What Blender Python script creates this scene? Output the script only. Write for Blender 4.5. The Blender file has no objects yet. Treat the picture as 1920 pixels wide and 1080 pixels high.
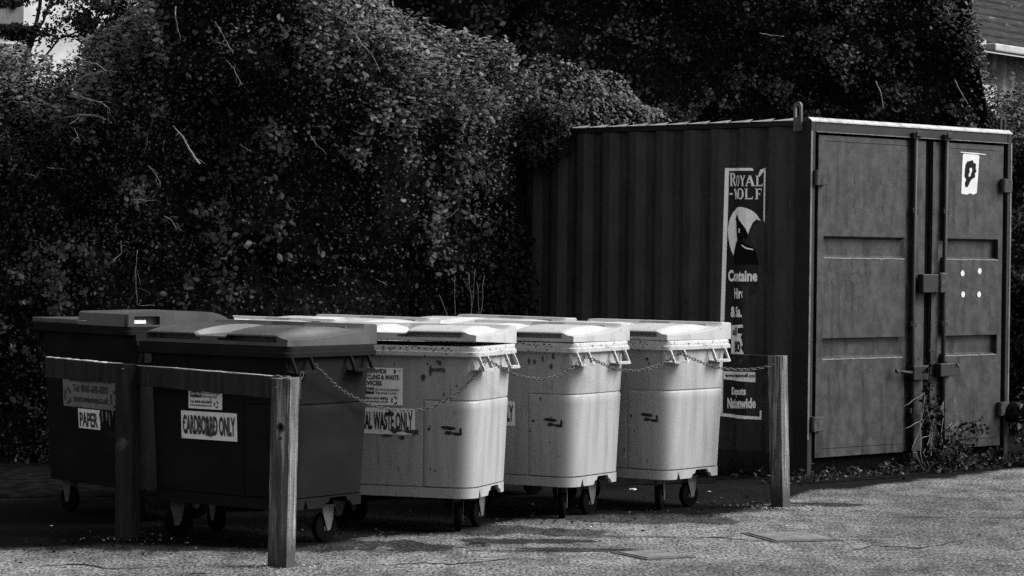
import bpy, bmesh, math, random
import numpy as np
from mathutils import Vector, Matrix, noise as mnoise

random.seed(7)
rng = np.random.default_rng(11)
scene = bpy.context.scene
C = scene.collection
R = math.radians

# ------------------------------------------------------------------ camera
EYE, PITCH, ROLL, FPX = 1.6027, 0.0132, 0.01155, 5052.86
fw = Vector((0, math.cos(PITCH), -math.sin(PITCH)))
up0 = Vector((0, math.sin(PITCH), math.cos(PITCH)))
rt0 = Vector((1, 0, 0))
rt = rt0 * math.cos(ROLL) + up0 * math.sin(ROLL)
up = up0 * math.cos(ROLL) - rt0 * math.sin(ROLL)
cd = bpy.data.cameras.new('camera')
cam = bpy.data.objects.new('camera', cd)
C.objects.link(cam)
m = Matrix.Identity(4)
for i in range(3):
    m[i][0], m[i][1], m[i][2] = rt[i], up[i], -fw[i]
m[2][3] = EYE
cam.matrix_world = m
cd.sensor_width = 36
cd.lens = 36 * FPX / 1920
cd.clip_start, cd.clip_end = 0.5, 2000
scene.camera = cam

# ------------------------------------------------------------------ light (soft overcast, brighter from the right)
SUN_DIR = Vector((1.0, 0.02, 0.92)).normalized()
w = bpy.data.worlds.new('World')
scene.world = w
w.use_nodes = True
nt = w.node_tree
bg = nt.nodes['Background']
sky = nt.nodes.new('ShaderNodeTexSky')
sky.sky_type = 'NISHITA'
sky.sun_disc = False
sky.sun_elevation = math.asin(SUN_DIR.z)
sky.sun_rotation = math.atan2(SUN_DIR.x, SUN_DIR.y)
sky.dust_density = 4
sky.air_density = 1.5
bwn = nt.nodes.new('ShaderNodeRGBToBW')      # the photograph is black and white
nt.links.new(sky.outputs[0], bwn.inputs[0])
nt.links.new(bwn.outputs[0], bg.inputs[0])
bg.inputs[1].default_value = 0.055
sl = bpy.data.lights.new('sun', 'SUN')
sl.energy = 1.5
sl.angle = R(34)
sun = bpy.data.objects.new('sun', sl)
C.objects.link(sun)
sun.rotation_euler = SUN_DIR.to_track_quat('Z', 'Y').to_euler()
sun.location = (10, 5, 15)
scene.view_settings.view_transform = 'Standard'
scene.view_settings.look = 'None'
scene.view_settings.exposure = 2.2
scene.view_settings.gamma = 1
scene.render.engine = 'CYCLES'
scene.cycles.max_bounces = 6
scene.cycles.use_denoising = False      # the photograph is grainy film

# ------------------------------------------------------------------ pixel helper: a ray of the photo at a real depth
def at(u, v, y):
    d = fw + rt * ((u - 960) / FPX) - up * ((v - 540) / FPX)
    return Vector((0, 0, EYE)) + d * (y / d.y)
def xat(u, y, v=800):
    return at(u, v, y).x

# ------------------------------------------------------------------ materials
def gray(v):
    return (v, v, v, 1)
def material(name, c1, c2=None, scale=(4, 4, 4), rough=0.6, bump=0.0, bscale=60, lo=0.4, hi=0.65, c3=None, s3=(1, 1, 1), lo3=.55, hi3=.7,
             detail=6, spec=0.5, metal=0.0, distort=0.0, coords='Object', base=False):
    mt = bpy.data.materials.new(name)
    mt.use_nodes = True
    t = mt.node_tree
    b = t.nodes['Principled BSDF']
    b.inputs['Roughness'].default_value = rough
    b.inputs['Specular IOR Level'].default_value = spec
    b.inputs['Metallic'].default_value = metal
    b.inputs['Base Color'].default_value = gray(c1)
    tc = t.nodes.new('ShaderNodeTexCoord')
    def nz(sc, det, dist=0.0):
        mp = t.nodes.new('ShaderNodeMapping')
        mp.inputs['Scale'].default_value = sc
        t.links.new(tc.outputs[coords], mp.inputs[0])
        n = t.nodes.new('ShaderNodeTexNoise')
        n.inputs['Scale'].default_value = 1
        n.inputs['Detail'].default_value = det
        n.inputs['Distortion'].default_value = dist
        t.links.new(mp.outputs[0], n.inputs['Vector'])
        return n.outputs['Fac']
    def ramp(src, a, bb):
        r = t.nodes.new('ShaderNodeMapRange')
        r.inputs[1].default_value, r.inputs[2].default_value = a, bb
        t.links.new(src, r.inputs[0])
        return r.outputs[0]
    def mix(f, a, bb):
        mx = t.nodes.new('ShaderNodeMix')
        mx.data_type = 'RGBA'
        t.links.new(f, mx.inputs[0])
        for k, q in ((6, a), (7, bb)):
            if isinstance(q, float):
                mx.inputs[k].default_value = gray(q)
            else:
                t.links.new(q, mx.inputs[k])
        return mx.outputs[2]
    out = None
    if c2 is not None:
        out = mix(ramp(nz(scale, detail, distort), lo, hi), float(c1), float(c2))
        if c3 is not None:
            out = mix(ramp(nz(s3, detail, distort), lo3, hi3), out, float(c3))
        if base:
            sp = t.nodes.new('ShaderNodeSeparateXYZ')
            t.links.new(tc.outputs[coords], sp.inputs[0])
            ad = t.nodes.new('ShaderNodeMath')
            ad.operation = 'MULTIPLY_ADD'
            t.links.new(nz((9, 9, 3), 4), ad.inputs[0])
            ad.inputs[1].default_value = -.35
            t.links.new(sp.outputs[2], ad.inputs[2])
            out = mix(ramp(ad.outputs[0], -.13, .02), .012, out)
        t.links.new(out, b.inputs['Base Color'])
    if bump:
        bp = t.nodes.new('ShaderNodeBump')
        bp.inputs['Strength'].default_value = bump
        bp.inputs['Distance'].default_value = 0.01
        t.links.new(nz((bscale,) * 3, 4), bp.inputs['Height'])
        t.links.new(bp.outputs[0], b.inputs['Normal'])
    mt['_api'] = ''
    return mt

M = {}
M['plastic'] = material('pale_plastic', .225, .15, (16, 16, 1.6), .5, .10, 120, .45, .78, c3=.09, s3=(34, 34, 3.0), lo3=.62, hi3=.80, spec=.3)
M['lid_plastic'] = material('pale_lid_plastic', .27, .20, (7, 7, 7), .62, .06, 200, .45, .75, c3=.06, s3=(26, 26, 40), lo3=.67, hi3=.73, spec=.3)
M['rim_plastic'] = material('worn_rim_plastic', .28, .19, (14, 14, 10), .5, .08, 200, .45, .8, c3=.05, s3=(38, 38, 55), lo3=.58, hi3=.66, spec=.3)
M['dark_plastic'] = material('dark_plastic', .009, .014, (3, 3, 5), .55, .06, 260, .4, .8, spec=0, c3=.02, s3=(2, 30, 6), lo3=.72, hi3=.8)
M['dark_lid'] = material('dark_lid_plastic', .026, .050, (5, 5, 5), .45, .05, 200, .4, .7, spec=.3)
M['rubber_shade'] = material('rubber_shade', .0025, .004, (30, 30, 30), 1, spec=0)
M['zinc'] = material('galvanised_steel', .06, .03, (20, 20, 20), .7, .05, 100, spec=.2)
M['chain'] = material('chain_steel', .02, .06, (40, 40, 40), .5, 0, spec=.3)
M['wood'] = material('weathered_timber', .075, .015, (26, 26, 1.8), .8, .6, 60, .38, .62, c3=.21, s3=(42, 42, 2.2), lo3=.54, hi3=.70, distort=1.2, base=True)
M['wood_dark'] = material('stained_timber', .010, .022, (20, 20, 2), .8, .4, 60, .4, .7, c3=.05, s3=(8, 8, 6), lo3=.64, hi3=.74, distort=.6, spec=.1)
M['knot'] = material('timber_knot', .012, .035, (60, 60, 60), .9)
M['wood_worn_lit'] = material('worn_bare_lit_timber', .34, .2, (20, 20, 20), .8)
M['paint'] = material('container_paint', .0175, .033, (7, 7, 3), .55, .30, 16, .35, .7, c3=.006, s3=(9, 9, .9), lo3=.60, hi3=.78, spec=.25)
M['paint_door'] = material('door_paint', .0120, .029, (11, 11, 8), .55, .40, 14, .38, .66, c3=.004, s3=(13, 13, 2.6), lo3=.53, hi3=.66, spec=.25, detail=9)
M['paint_dark'] = material('frame_paint', .006, .011, (6, 6, 6), .6, .05, 100, spec=.2)
M['paint_edge'] = material('worn_lit_edge_paint', .075, .025, (22, 22, 9), .6, .1, 100)
M['flashing'] = material('bare_metal_lit_edge', .27, .10, (14, 14, 10), .5, 0, 60, .45, .75)
M['white_vinyl'] = material('white_vinyl', .90, .80, (10, 10, 10), .5)
M['sign_white'] = material('sign_white', .42, .36, (10, 10, 10), .5)
M['sticker'] = material('sticker_paper', .62, .50, (14, 14, 14), .6, 0, lo=.45, hi=.75, c3=.15, s3=(30, 30, 30), lo3=.66, hi3=.74)
M['sticker_gray'] = material('grey_sticker', .12, .08, (14, 14, 14), .6)
M['sticker_dim'] = material('dirty_sticker', .32, .24, (14, 14, 14), .6, 0, c3=.1, s3=(30, 30, 30), lo3=.62, hi3=.72)
M['ink'] = material('black_ink', .008, rough=.6)
M['black_vinyl'] = material('black_vinyl', .004, rough=.9, spec=.1)
M['field_vinyl'] = material('dark_vinyl', .0105, .018, (6, 6, 6), .6, spec=.2)
M['grime_shade'] = material('grime_shade', .012, .045, (40, 40, 40), .8)
M['scuff'] = material('scuff_grime', .008, .02, (60, 60, 60), .8, spec=.2)
M['hinge'] = material('hinge_paint', .022, .045, (30, 30, 30), .7, .1, 80, spec=.1)
M['slot'] = material('slot_shade', .06, .10, (40, 40, 40), .8)
M['bark'] = material('bark', .03, .07, (30, 30, 4), .9, .3, 50)
M['twig'] = material('dry_twig', .06, .14, (30, 30, 30), .8)
M['core'] = material('shaded_foliage_core', .003, .011, (28, 28, 28), 1, 0, spec=0)  # near-black solid stands for the shade deep in the leaves
M['render_wall'] = material('rendered_wall', .07, .035, (6, 6, 3), .9, .2, 30, .4, .65, c3=.2, s3=(4, 4, 2), lo3=.5, hi3=.62)
M['white_paint'] = material('white_paint', .5, .4, (5, 5, 5), .6)
M['pale_wall'] = material('pale_wall', .36, .25, (2, 2, 2), .9)
M['glass'] = material('dark_window_glass', .03, rough=.1)
M['litter'] = material('litter', .40, rough=.7)
M['deadleaf'] = material('dead_leaf', .05, .12, (20, 20, 20), .8)

def leaf_material(name, a, bb, rough=.55, spec=.15):
    mt = bpy.data.materials.new(name)
    mt.use_nodes = True
    t = mt.node_tree
    b = t.nodes['Principled BSDF']
    at_ = t.nodes.new('ShaderNodeAttribute')
    at_.attribute_name = 'tone'
    mx = t.nodes.new('ShaderNodeMix')
    mx.data_type = 'RGBA'
    mx.inputs[6].default_value, mx.inputs[7].default_value = gray(a), gray(bb)
    t.links.new(at_.outputs['Fac'], mx.inputs[0])
    t.links.new(mx.outputs[2], b.inputs['Base Color'])
    b.inputs['Roughness'].default_value = rough
    b.inputs['Specular IOR Level'].default_value = spec
    return mt
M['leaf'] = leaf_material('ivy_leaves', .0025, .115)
M['leaf_dark'] = leaf_material('dark_leaves', .002, .035)
M['leaf_weed'] = leaf_material('weed_leaves', .002, .09, .7, .08)

M['grit'] = leaf_material('grit', .03, .26, .9, .05)
# asphalt with wet stains of their own shape
def asphalt():
    mt = bpy.data.materials.new('asphalt')
    mt.use_nodes = True
    t = mt.node_tree
    b = t.nodes['Principled BSDF']
    tc = t.nodes.new('ShaderNodeTexCoord')
    def nz(sc, det, rough=.5):
        mp = t.nodes.new('ShaderNodeMapping')
        mp.inputs['Scale'].default_value = sc
        t.links.new(tc.outputs['Object'], mp.inputs[0])
        n = t.nodes.new('ShaderNodeTexNoise')
        n.inputs['Scale'].default_value = 1
        n.inputs['Detail'].default_value = det
        n.inputs['Roughness'].default_value = rough
        t.links.new(mp.outputs[0], n.inputs['Vector'])
        return n.outputs['Fac']
    def rng_(src, a, bb, c, d):
        r = t.nodes.new('ShaderNodeMapRange')
        for k, v in zip((1, 2, 3, 4), (a, bb, c, d)):
            r.inputs[k].default_value = v
        t.links.new(src, r.inputs[0])
        return r.outputs[0]
    def mth(op, a, bb):
        n = t.nodes.new('ShaderNodeMath')
        n.operation = op
        for k, q in ((0, a), (1, bb)):
            if isinstance(q, (int, float)):
                n.inputs[k].default_value = q
            else:
                t.links.new(q, n.inputs[k])
        return n.outputs[0]
    fine = rng_(nz((60, 18, 60), 5, .75), .38, .64, .08, 2.2)
    mid = rng_(nz((6, 2.2, 7), 6, .62), .33, .68, .55, 1.35)
    big = rng_(nz((.55, .9, .6), 5), .36, .64, .62, 1.2)
    col = mth('MULTIPLY', mth('MULTIPLY', fine, mid), mth('MULTIPLY', big, ASPHALT))
    # stains: soft ellipses roughened by noise
    sep = t.nodes.new('ShaderNodeSeparateXYZ')
    t.links.new(tc.outputs['Object'], sep.inputs[0])
    wob = mth('SUBTRACT', nz((3.2, 1.6, 3), 6, .65), .5)
    for (cx, cy, rx, ry, k) in STAINS:
        dx = mth('DIVIDE', mth('SUBTRACT', sep.outputs[0], cx), rx)
        dy = mth('DIVIDE', mth('SUBTRACT', sep.outputs[1], cy), ry)
        d = mth('ADD', mth('MULTIPLY', dx, dx), mth('MULTIPLY', dy, dy))
        d = mth('ADD', d, mth('MULTIPLY', wob, 5.0))
        f = rng_(d, .75, 1.15, k, 1.0)
        col = mth('MULTIPLY', col, f)
    # dark soil and the bins' shadow painted into the ground colour: its edge runs along a measured line
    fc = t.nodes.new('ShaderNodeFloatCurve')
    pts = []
    for (u, v) in SOIL_SHADOW:
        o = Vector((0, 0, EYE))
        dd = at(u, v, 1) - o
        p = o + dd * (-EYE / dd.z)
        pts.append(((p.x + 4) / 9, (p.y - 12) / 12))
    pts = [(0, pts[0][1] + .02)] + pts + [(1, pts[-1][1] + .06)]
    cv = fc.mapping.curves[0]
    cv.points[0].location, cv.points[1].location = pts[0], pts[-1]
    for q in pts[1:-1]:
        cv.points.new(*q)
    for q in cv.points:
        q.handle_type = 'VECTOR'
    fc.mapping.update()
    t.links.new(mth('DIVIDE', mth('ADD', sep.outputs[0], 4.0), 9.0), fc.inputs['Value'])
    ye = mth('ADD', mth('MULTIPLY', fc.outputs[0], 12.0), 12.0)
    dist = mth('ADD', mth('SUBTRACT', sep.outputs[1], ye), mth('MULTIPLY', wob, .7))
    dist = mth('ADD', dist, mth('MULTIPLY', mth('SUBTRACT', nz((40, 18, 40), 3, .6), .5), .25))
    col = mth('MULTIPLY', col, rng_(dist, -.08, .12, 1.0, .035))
    cmb = t.nodes.new('ShaderNodeCombineColor')
    for i in range(3):
        t.links.new(col, cmb.inputs[i])
    t.links.new(cmb.outputs[0], b.inputs['Base Color'])
    b.inputs['Roughness'].default_value = .85
    b.inputs['Specular IOR Level'].default_value = .04
    bp = t.nodes.new('ShaderNodeBump')
    bp.inputs['Strength'].default_value = .8
    bp.inputs['Distance'].default_value = .006
    t.links.new(nz((90, 60, 90), 3, .7), bp.inputs['Height'])
    t.links.new(bp.outputs[0], b.inputs['Normal'])
    return mt
ASPHALT = .096
STAINS = [(.12, 14.95, .42, .14, .22), (.42, 14.55, .36, .10, .25), (.05, 14.45, .35, .06, .45), (-.1, 15.5, .6, .28, .3), (.9, 16.4, .6, .4, .3),
          (1.9, 17.35, .42, .16, .25), (-1.55, 13.28, .07, .05, .3), (-1.62, 14.6, 1.25, .42, .22), (-2.6, 15.3, 1.0, .6, .25), (1.2, 17.0, .5, .3, .35),
          (.62, 15.25, .5, .05, .5), (2.6, 16.6, .7, .05, .6), (1.75, 15.2, .5, .03, .6)]
SOIL_SHADOW = [(-60, 1034), (100, 1026), (220, 1022), (360, 1026), (500, 1036), (600, 1026), (700, 1004), (800, 1004), (900, 990), (980, 974), (1060, 968), (1150, 964),
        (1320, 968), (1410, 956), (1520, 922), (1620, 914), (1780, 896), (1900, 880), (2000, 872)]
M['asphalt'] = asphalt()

# ------------------------------------------------------------------ object helpers
def link(name, me, mat, parent=None, smooth=False):
    o = bpy.data.objects.new(name, me)
    C.objects.link(o)
    if mat is not None:
        me.materials.append(mat)
    if parent is not None:
        o.parent = parent
    if smooth:
        for p in me.polygons:
            p.use_smooth = True
    return o
def thing(name, label, cat, loc=(0, 0, 0), rz=0, group=None):
    o = bpy.data.objects.new(name, None)
    C.objects.link(o)
    o.empty_display_size = .1
    o.location = loc
    o.rotation_euler = (0, 0, rz)
    tag(o, label, cat, group)
    return o
def tag(o, label=None, cat=None, group=None, kind=None):
    for k, v in (('label', label), ('category', cat), ('group', group), ('kind', kind)):
        if v:
            o[k] = v
    return o
class MB:
    def __init__(s):
        s.v, s.f, s.n = [], [], 0
    def add(s, vs, fs):
        s.v += [tuple(p) for p in vs]
        s.f += [tuple(i + s.n for i in f) for f in fs]
        s.n += len(vs)
        return s
    def box(s, lo, hi, mtx=None):
        x0, y0, z0 = lo
        x1, y1, z1 = hi
        vs = [Vector(p) for p in ((x0, y0, z0), (x1, y0, z0), (x1, y1, z0), (x0, y1, z0), (x0, y0, z1), (x1, y0, z1), (x1, y1, z1), (x0, y1, z1))]
        if mtx is not None:
            vs = [mtx @ p for p in vs]
        return s.add(vs, [(0, 3, 2, 1), (4, 5, 6, 7), (0, 1, 5, 4), (1, 2, 6, 5), (2, 3, 7, 6), (3, 0, 4, 7)])
    def prism(s, pts, axis, a, b, mtx=None):
        """pts: 2D outline; extruded along axis (0,1,2) from a to b; outline fills the other two axes in order"""
        n = len(pts)
        vs = []
        for d in (a, b):
            for p in pts:
                q = [0, 0, 0]
                q[axis] = d
                o2 = [i for i in range(3) if i != axis]
                q[o2[0]], q[o2[1]] = p
                vs.append(Vector(q) if mtx is None else mtx @ Vector(q))
        fs = [tuple(range(n)), tuple(range(2 * n - 1, n - 1, -1))]
        fs += [(i, (i + 1) % n, n + (i + 1) % n, n + i) for i in range(n)]
        return s.add(vs, fs)
    def tube(s, pts, rad, seg=8, cap=True, close=False):
        pts = [Vector(p) for p in pts]
        n = len(pts)
        rr = rad if isinstance(rad, (list, tuple)) else [rad] * n
        vs = []
        prev = None
        for i, p in enumerate(pts):
            if close:
                d = pts[(i + 1) % n] - pts[i - 1]
            else:
                d = pts[min(i + 1, n - 1)] - pts[max(i - 1, 0)]
            d.normalize()
            if prev is None:
                a = d.cross(Vector((0, 0, 1)))
                if a.length < .1:
                    a = d.cross(Vector((1, 0, 0)))
            else:
                a = prev - d * prev.dot(d)
            a.normalize()
            prev = a
            b = d.cross(a)
            for k in range(seg):
                th = 2 * math.pi * k / seg
                vs.append(p + (a * math.cos(th) + b * math.sin(th)) * rr[i])
        fs = []
        m_ = n if close else n - 1
        for i in range(m_):
            for k in range(seg):
                j = (i + 1) % n
                fs.append((i * seg + k, i * seg + (k + 1) % seg, j * seg + (k + 1) % seg, j * seg + k))
        if cap and not close:
            fs.append(tuple(range(seg - 1, -1, -1)))
            fs.append(tuple((n - 1) * seg + k for k in range(seg)))
        return s.add(vs, fs)
    def rings(s, rings, close_top=True, close_bot=True):
        k = len(rings[0])
        vs = [p for r in rings for p in r]
        fs = []
        for i in range(len(rings) - 1):
            for j in range(k):
                fs.append((i * k + j, i * k + (j + 1) % k, (i + 1) * k + (j + 1) % k, (i + 1) * k + j))
        if close_bot:
            fs.append(tuple(range(k - 1, -1, -1)))
        if close_top:
            fs.append(tuple((len(rings) - 1) * k + j for j in range(k)))
        return s.add(vs, fs)
    def grid(s, pts, nu, nv):
        fs = [(j * nu + i, j * nu + i + 1, (j + 1) * nu + i + 1, (j + 1) * nu + i) for j in range(nv - 1) for i in range(nu - 1)]
        return s.add(pts, fs)
    def build(s, name, mat, parent=None, smooth=False, bevel=0, seg=2, auto=None):
        me = bpy.data.meshes.new(name)
        me.from_pydata(s.v, [], s.f)
        me.validate()
        bm = bmesh.new()
        bm.from_mesh(me)
        bmesh.ops.recalc_face_normals(bm, faces=bm.faces)
        if bevel:
            bmesh.ops.remove_doubles(bm, verts=bm.verts, dist=1e-5)
            eds = [e for e in bm.edges if len(e.link_faces) == 2 and e.calc_face_angle(0) > .6]
            bmesh.ops.bevel(bm, geom=eds, offset=bevel, segments=seg, affect='EDGES', profile=.6)
        bm.to_mesh(me)
        bm.free()
        if auto:
            smooth = True
        o = link(name, me, mat, parent, smooth)
        if auto:
            me.set_sharp_from_angle(angle=R(auto))
        return o

# 2D text / outlines as triangles
_tc = {}
def text2d(body, bold=.02):
    key = (body, bold)
    if key in _tc:
        return _tc[key]
    cu = bpy.data.curves.new('lettering', 'FONT')
    cu.body = body
    cu.offset = bold
    cu.resolution_u = 3
    cu.fill_mode = 'FRONT'
    ob = bpy.data.objects.new('lettering', cu)
    C.objects.link(ob)
    dg = bpy.context.evaluated_depsgraph_get()
    me = bpy.data.meshes.new_from_object(ob.evaluated_get(dg))
    vs = [(v.co.x, v.co.y) for v in me.vertices]
    fs = [tuple(p.vertices) for p in me.polygons]
    bpy.data.meshes.remove(me)
    bpy.data.objects.remove(ob)
    bpy.data.curves.remove(cu)
    xs = [v[0] for v in vs]
    ys = [v[1] for v in vs]
    x0, x1, y0, y1 = min(xs), max(xs), min(ys), max(ys)
    vs = [((x - x0) / (x1 - x0), (y - y0) / (y1 - y0)) for x, y in vs]
    _tc[key] = (vs, fs)
    return _tc[key]
def flat_each(polys, name, mat, parent, fn):
    for p_ in polys:
        q_ = Flat()
        q_.v, q_.f = list(p_), [tuple(range(len(p_)))]
        q_.build(name, mat, parent, fn)
class Flat:
    def polys(s):
        return [[s.v[i] for i in f_] for f_ in s.f]
    # ----
    """2D shapes (a, b) laid on a surface by a mapping"""
    def __init__(s):
        s.v, s.f = [], []
    def poly(s, pts):
        n = len(s.v)
        s.v += list(pts)
        s.f.append(tuple(range(n, n + len(pts))))
        return s
    def rect(s, x0, y0, x1, y1):
        return s.poly([(x0, y0), (x1, y0), (x1, y1), (x0, y1)])
    def text(s, body, x0, y0, x1, y1, bold=.02, shear=0, drop=None):
        vs, fs = text2d(body, bold)
        n = len(s.v)
        s.v += [(x0 + x * (x1 - x0) + shear * y, y0 + y * (y1 - y0)) for x, y in vs]
        s.f += [tuple(i + n for i in f) for f in fs]
        return s
    def stroke(s, pts, w):
        for (xa, ya), (xb, yb) in zip(pts[:-1], pts[1:]):
            d = Vector((xb - xa, yb - ya))
            if d.length < 1e-6:
                continue
            nrm = Vector((-d.y, d.x)).normalized() * w / 2
            s.poly([(xa + nrm.x, ya + nrm.y), (xa - nrm.x, ya - nrm.y), (xb - nrm.x, yb - nrm.y), (xb + nrm.x, yb + nrm.y)])
        return s
    def ring(s, cx, cy, rx, ry, a0, a1, w, n=10):
        P = [(cx + rx * math.cos(a0 + (a1 - a0) * i / n), cy + ry * math.sin(a0 + (a1 - a0) * i / n)) for i in range(n + 1)]
        return s.stroke(P, w)
    def disc(s, cx, cy, rx, ry, n=16, wob=0):
        return s.poly([(cx + rx * math.cos(6.2832 * i / n) * (1 + wob * random.uniform(-1, 1)), cy + ry * math.sin(6.2832 * i / n) * (1 + wob * random.uniform(-1, 1))) for i in range(n)])
    def build(s, name, mat, parent, fn, cuts=()):
        me = bpy.data.meshes.new(name)
        me.from_pydata([(x, y, 0) for x, y in s.v], [], s.f)
        if cuts:
            bm = bmesh.new()
            bm.from_mesh(me)
            for c in cuts:
                bmesh.ops.bisect_plane(bm, geom=bm.verts[:] + bm.edges[:] + bm.faces[:], plane_co=(c, 0, 0), plane_no=(1, 0, 0))
            bm.to_mesh(me)
            bm.free()
        for v in me.vertices:
            v.co = fn(v.co.x, v.co.y)
        return link(name, me, mat, parent)

# ------------------------------------------------------------------ ground
gm = MB()
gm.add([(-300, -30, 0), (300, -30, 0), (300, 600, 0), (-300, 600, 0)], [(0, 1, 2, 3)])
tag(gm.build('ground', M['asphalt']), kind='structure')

# ------------------------------------------------------------------ foliage helper
def leaves_mesh(name, P, N, size, tone, mat, parent=None, asp=.8):
    """P points, N approximate normals, size per leaf, tone per leaf: folded leaf quads"""
    n = len(P)
    N = N / (np.linalg.norm(N, axis=1, keepdims=True) + 1e-9)
    t = rng.normal(size=(n, 3))
    t -= (t * N).sum(1, keepdims=True) * N
    t /= np.linalg.norm(t, axis=1, keepdims=True) + 1e-9
    b = np.cross(N, t)
    s = size[:, None]
    v = np.empty((n, 6, 3))
    v[:, 0] = P - t * s * .5
    v[:, 1] = P + b * s * .40 * asp - t * s * .12 - N * s * .10
    v[:, 2] = P + b * s * .30 * asp + t * s * .25 - N * s * .10
    v[:, 3] = P + t * s * .55 - N * s * .05
    v[:, 4] = P - b * s * .30 * asp + t * s * .25 - N * s * .10
    v[:, 5] = P - b * s * .40 * asp - t * s * .12 - N * s * .10
    me = bpy.data.meshes.new(name)
    me.vertices.add(n * 6)
    me.vertices.foreach_set('co', v.astype(np.float32).ravel())
    base = (np.arange(n) * 6)[:, None]
    quads = np.concatenate([base + np.array([0, 1, 2, 3]), base + np.array([0, 3, 4, 5])], 1).reshape(-1)
    me.loops.add(len(quads))
    me.loops.foreach_set('vertex_index', quads.astype(np.int32))
    me.polygons.add(n * 2)
    me.polygons.foreach_set('loop_start', (np.arange(n * 2) * 4).astype(np.int32))
    me.polygons.foreach_set('loop_total', np.full(n * 2, 4, np.int32))
    me.update(calc_edges=True)
    a = me.attributes.new('tone', 'FLOAT', 'POINT')
    a.data.foreach_set('value', np.repeat(tone, 6).astype(np.float32))
    return link(name, me, mat, parent)

def vnoise(P, sc, seed=0):
    """cheap smooth value noise on Nx3 numpy points"""
    Q = P * sc + seed * 17.3
    i = np.floor(Q).astype(np.int64)
    f = Q - i
    f = f * f * (3 - 2 * f)
    def h(a):
        k = (a[:, 0] * 73856093) ^ (a[:, 1] * 19349663) ^ (a[:, 2] * 83492791)
        k = (k ^ (k >> 13)) * 1274126177 & 0x7fffffff
        return (k % 10007) / 10007.0
    r = 0
    for dx in (0, 1):
        for dy in (0, 1):
            for dz in (0, 1):
                wgt = (f[:, 0] if dx else 1 - f[:, 0]) * (f[:, 1] if dy else 1 - f[:, 1]) * (f[:, 2] if dz else 1 - f[:, 2])
                r = r + wgt * h(i + np.array([dx, dy, dz]))
    return r

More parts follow.
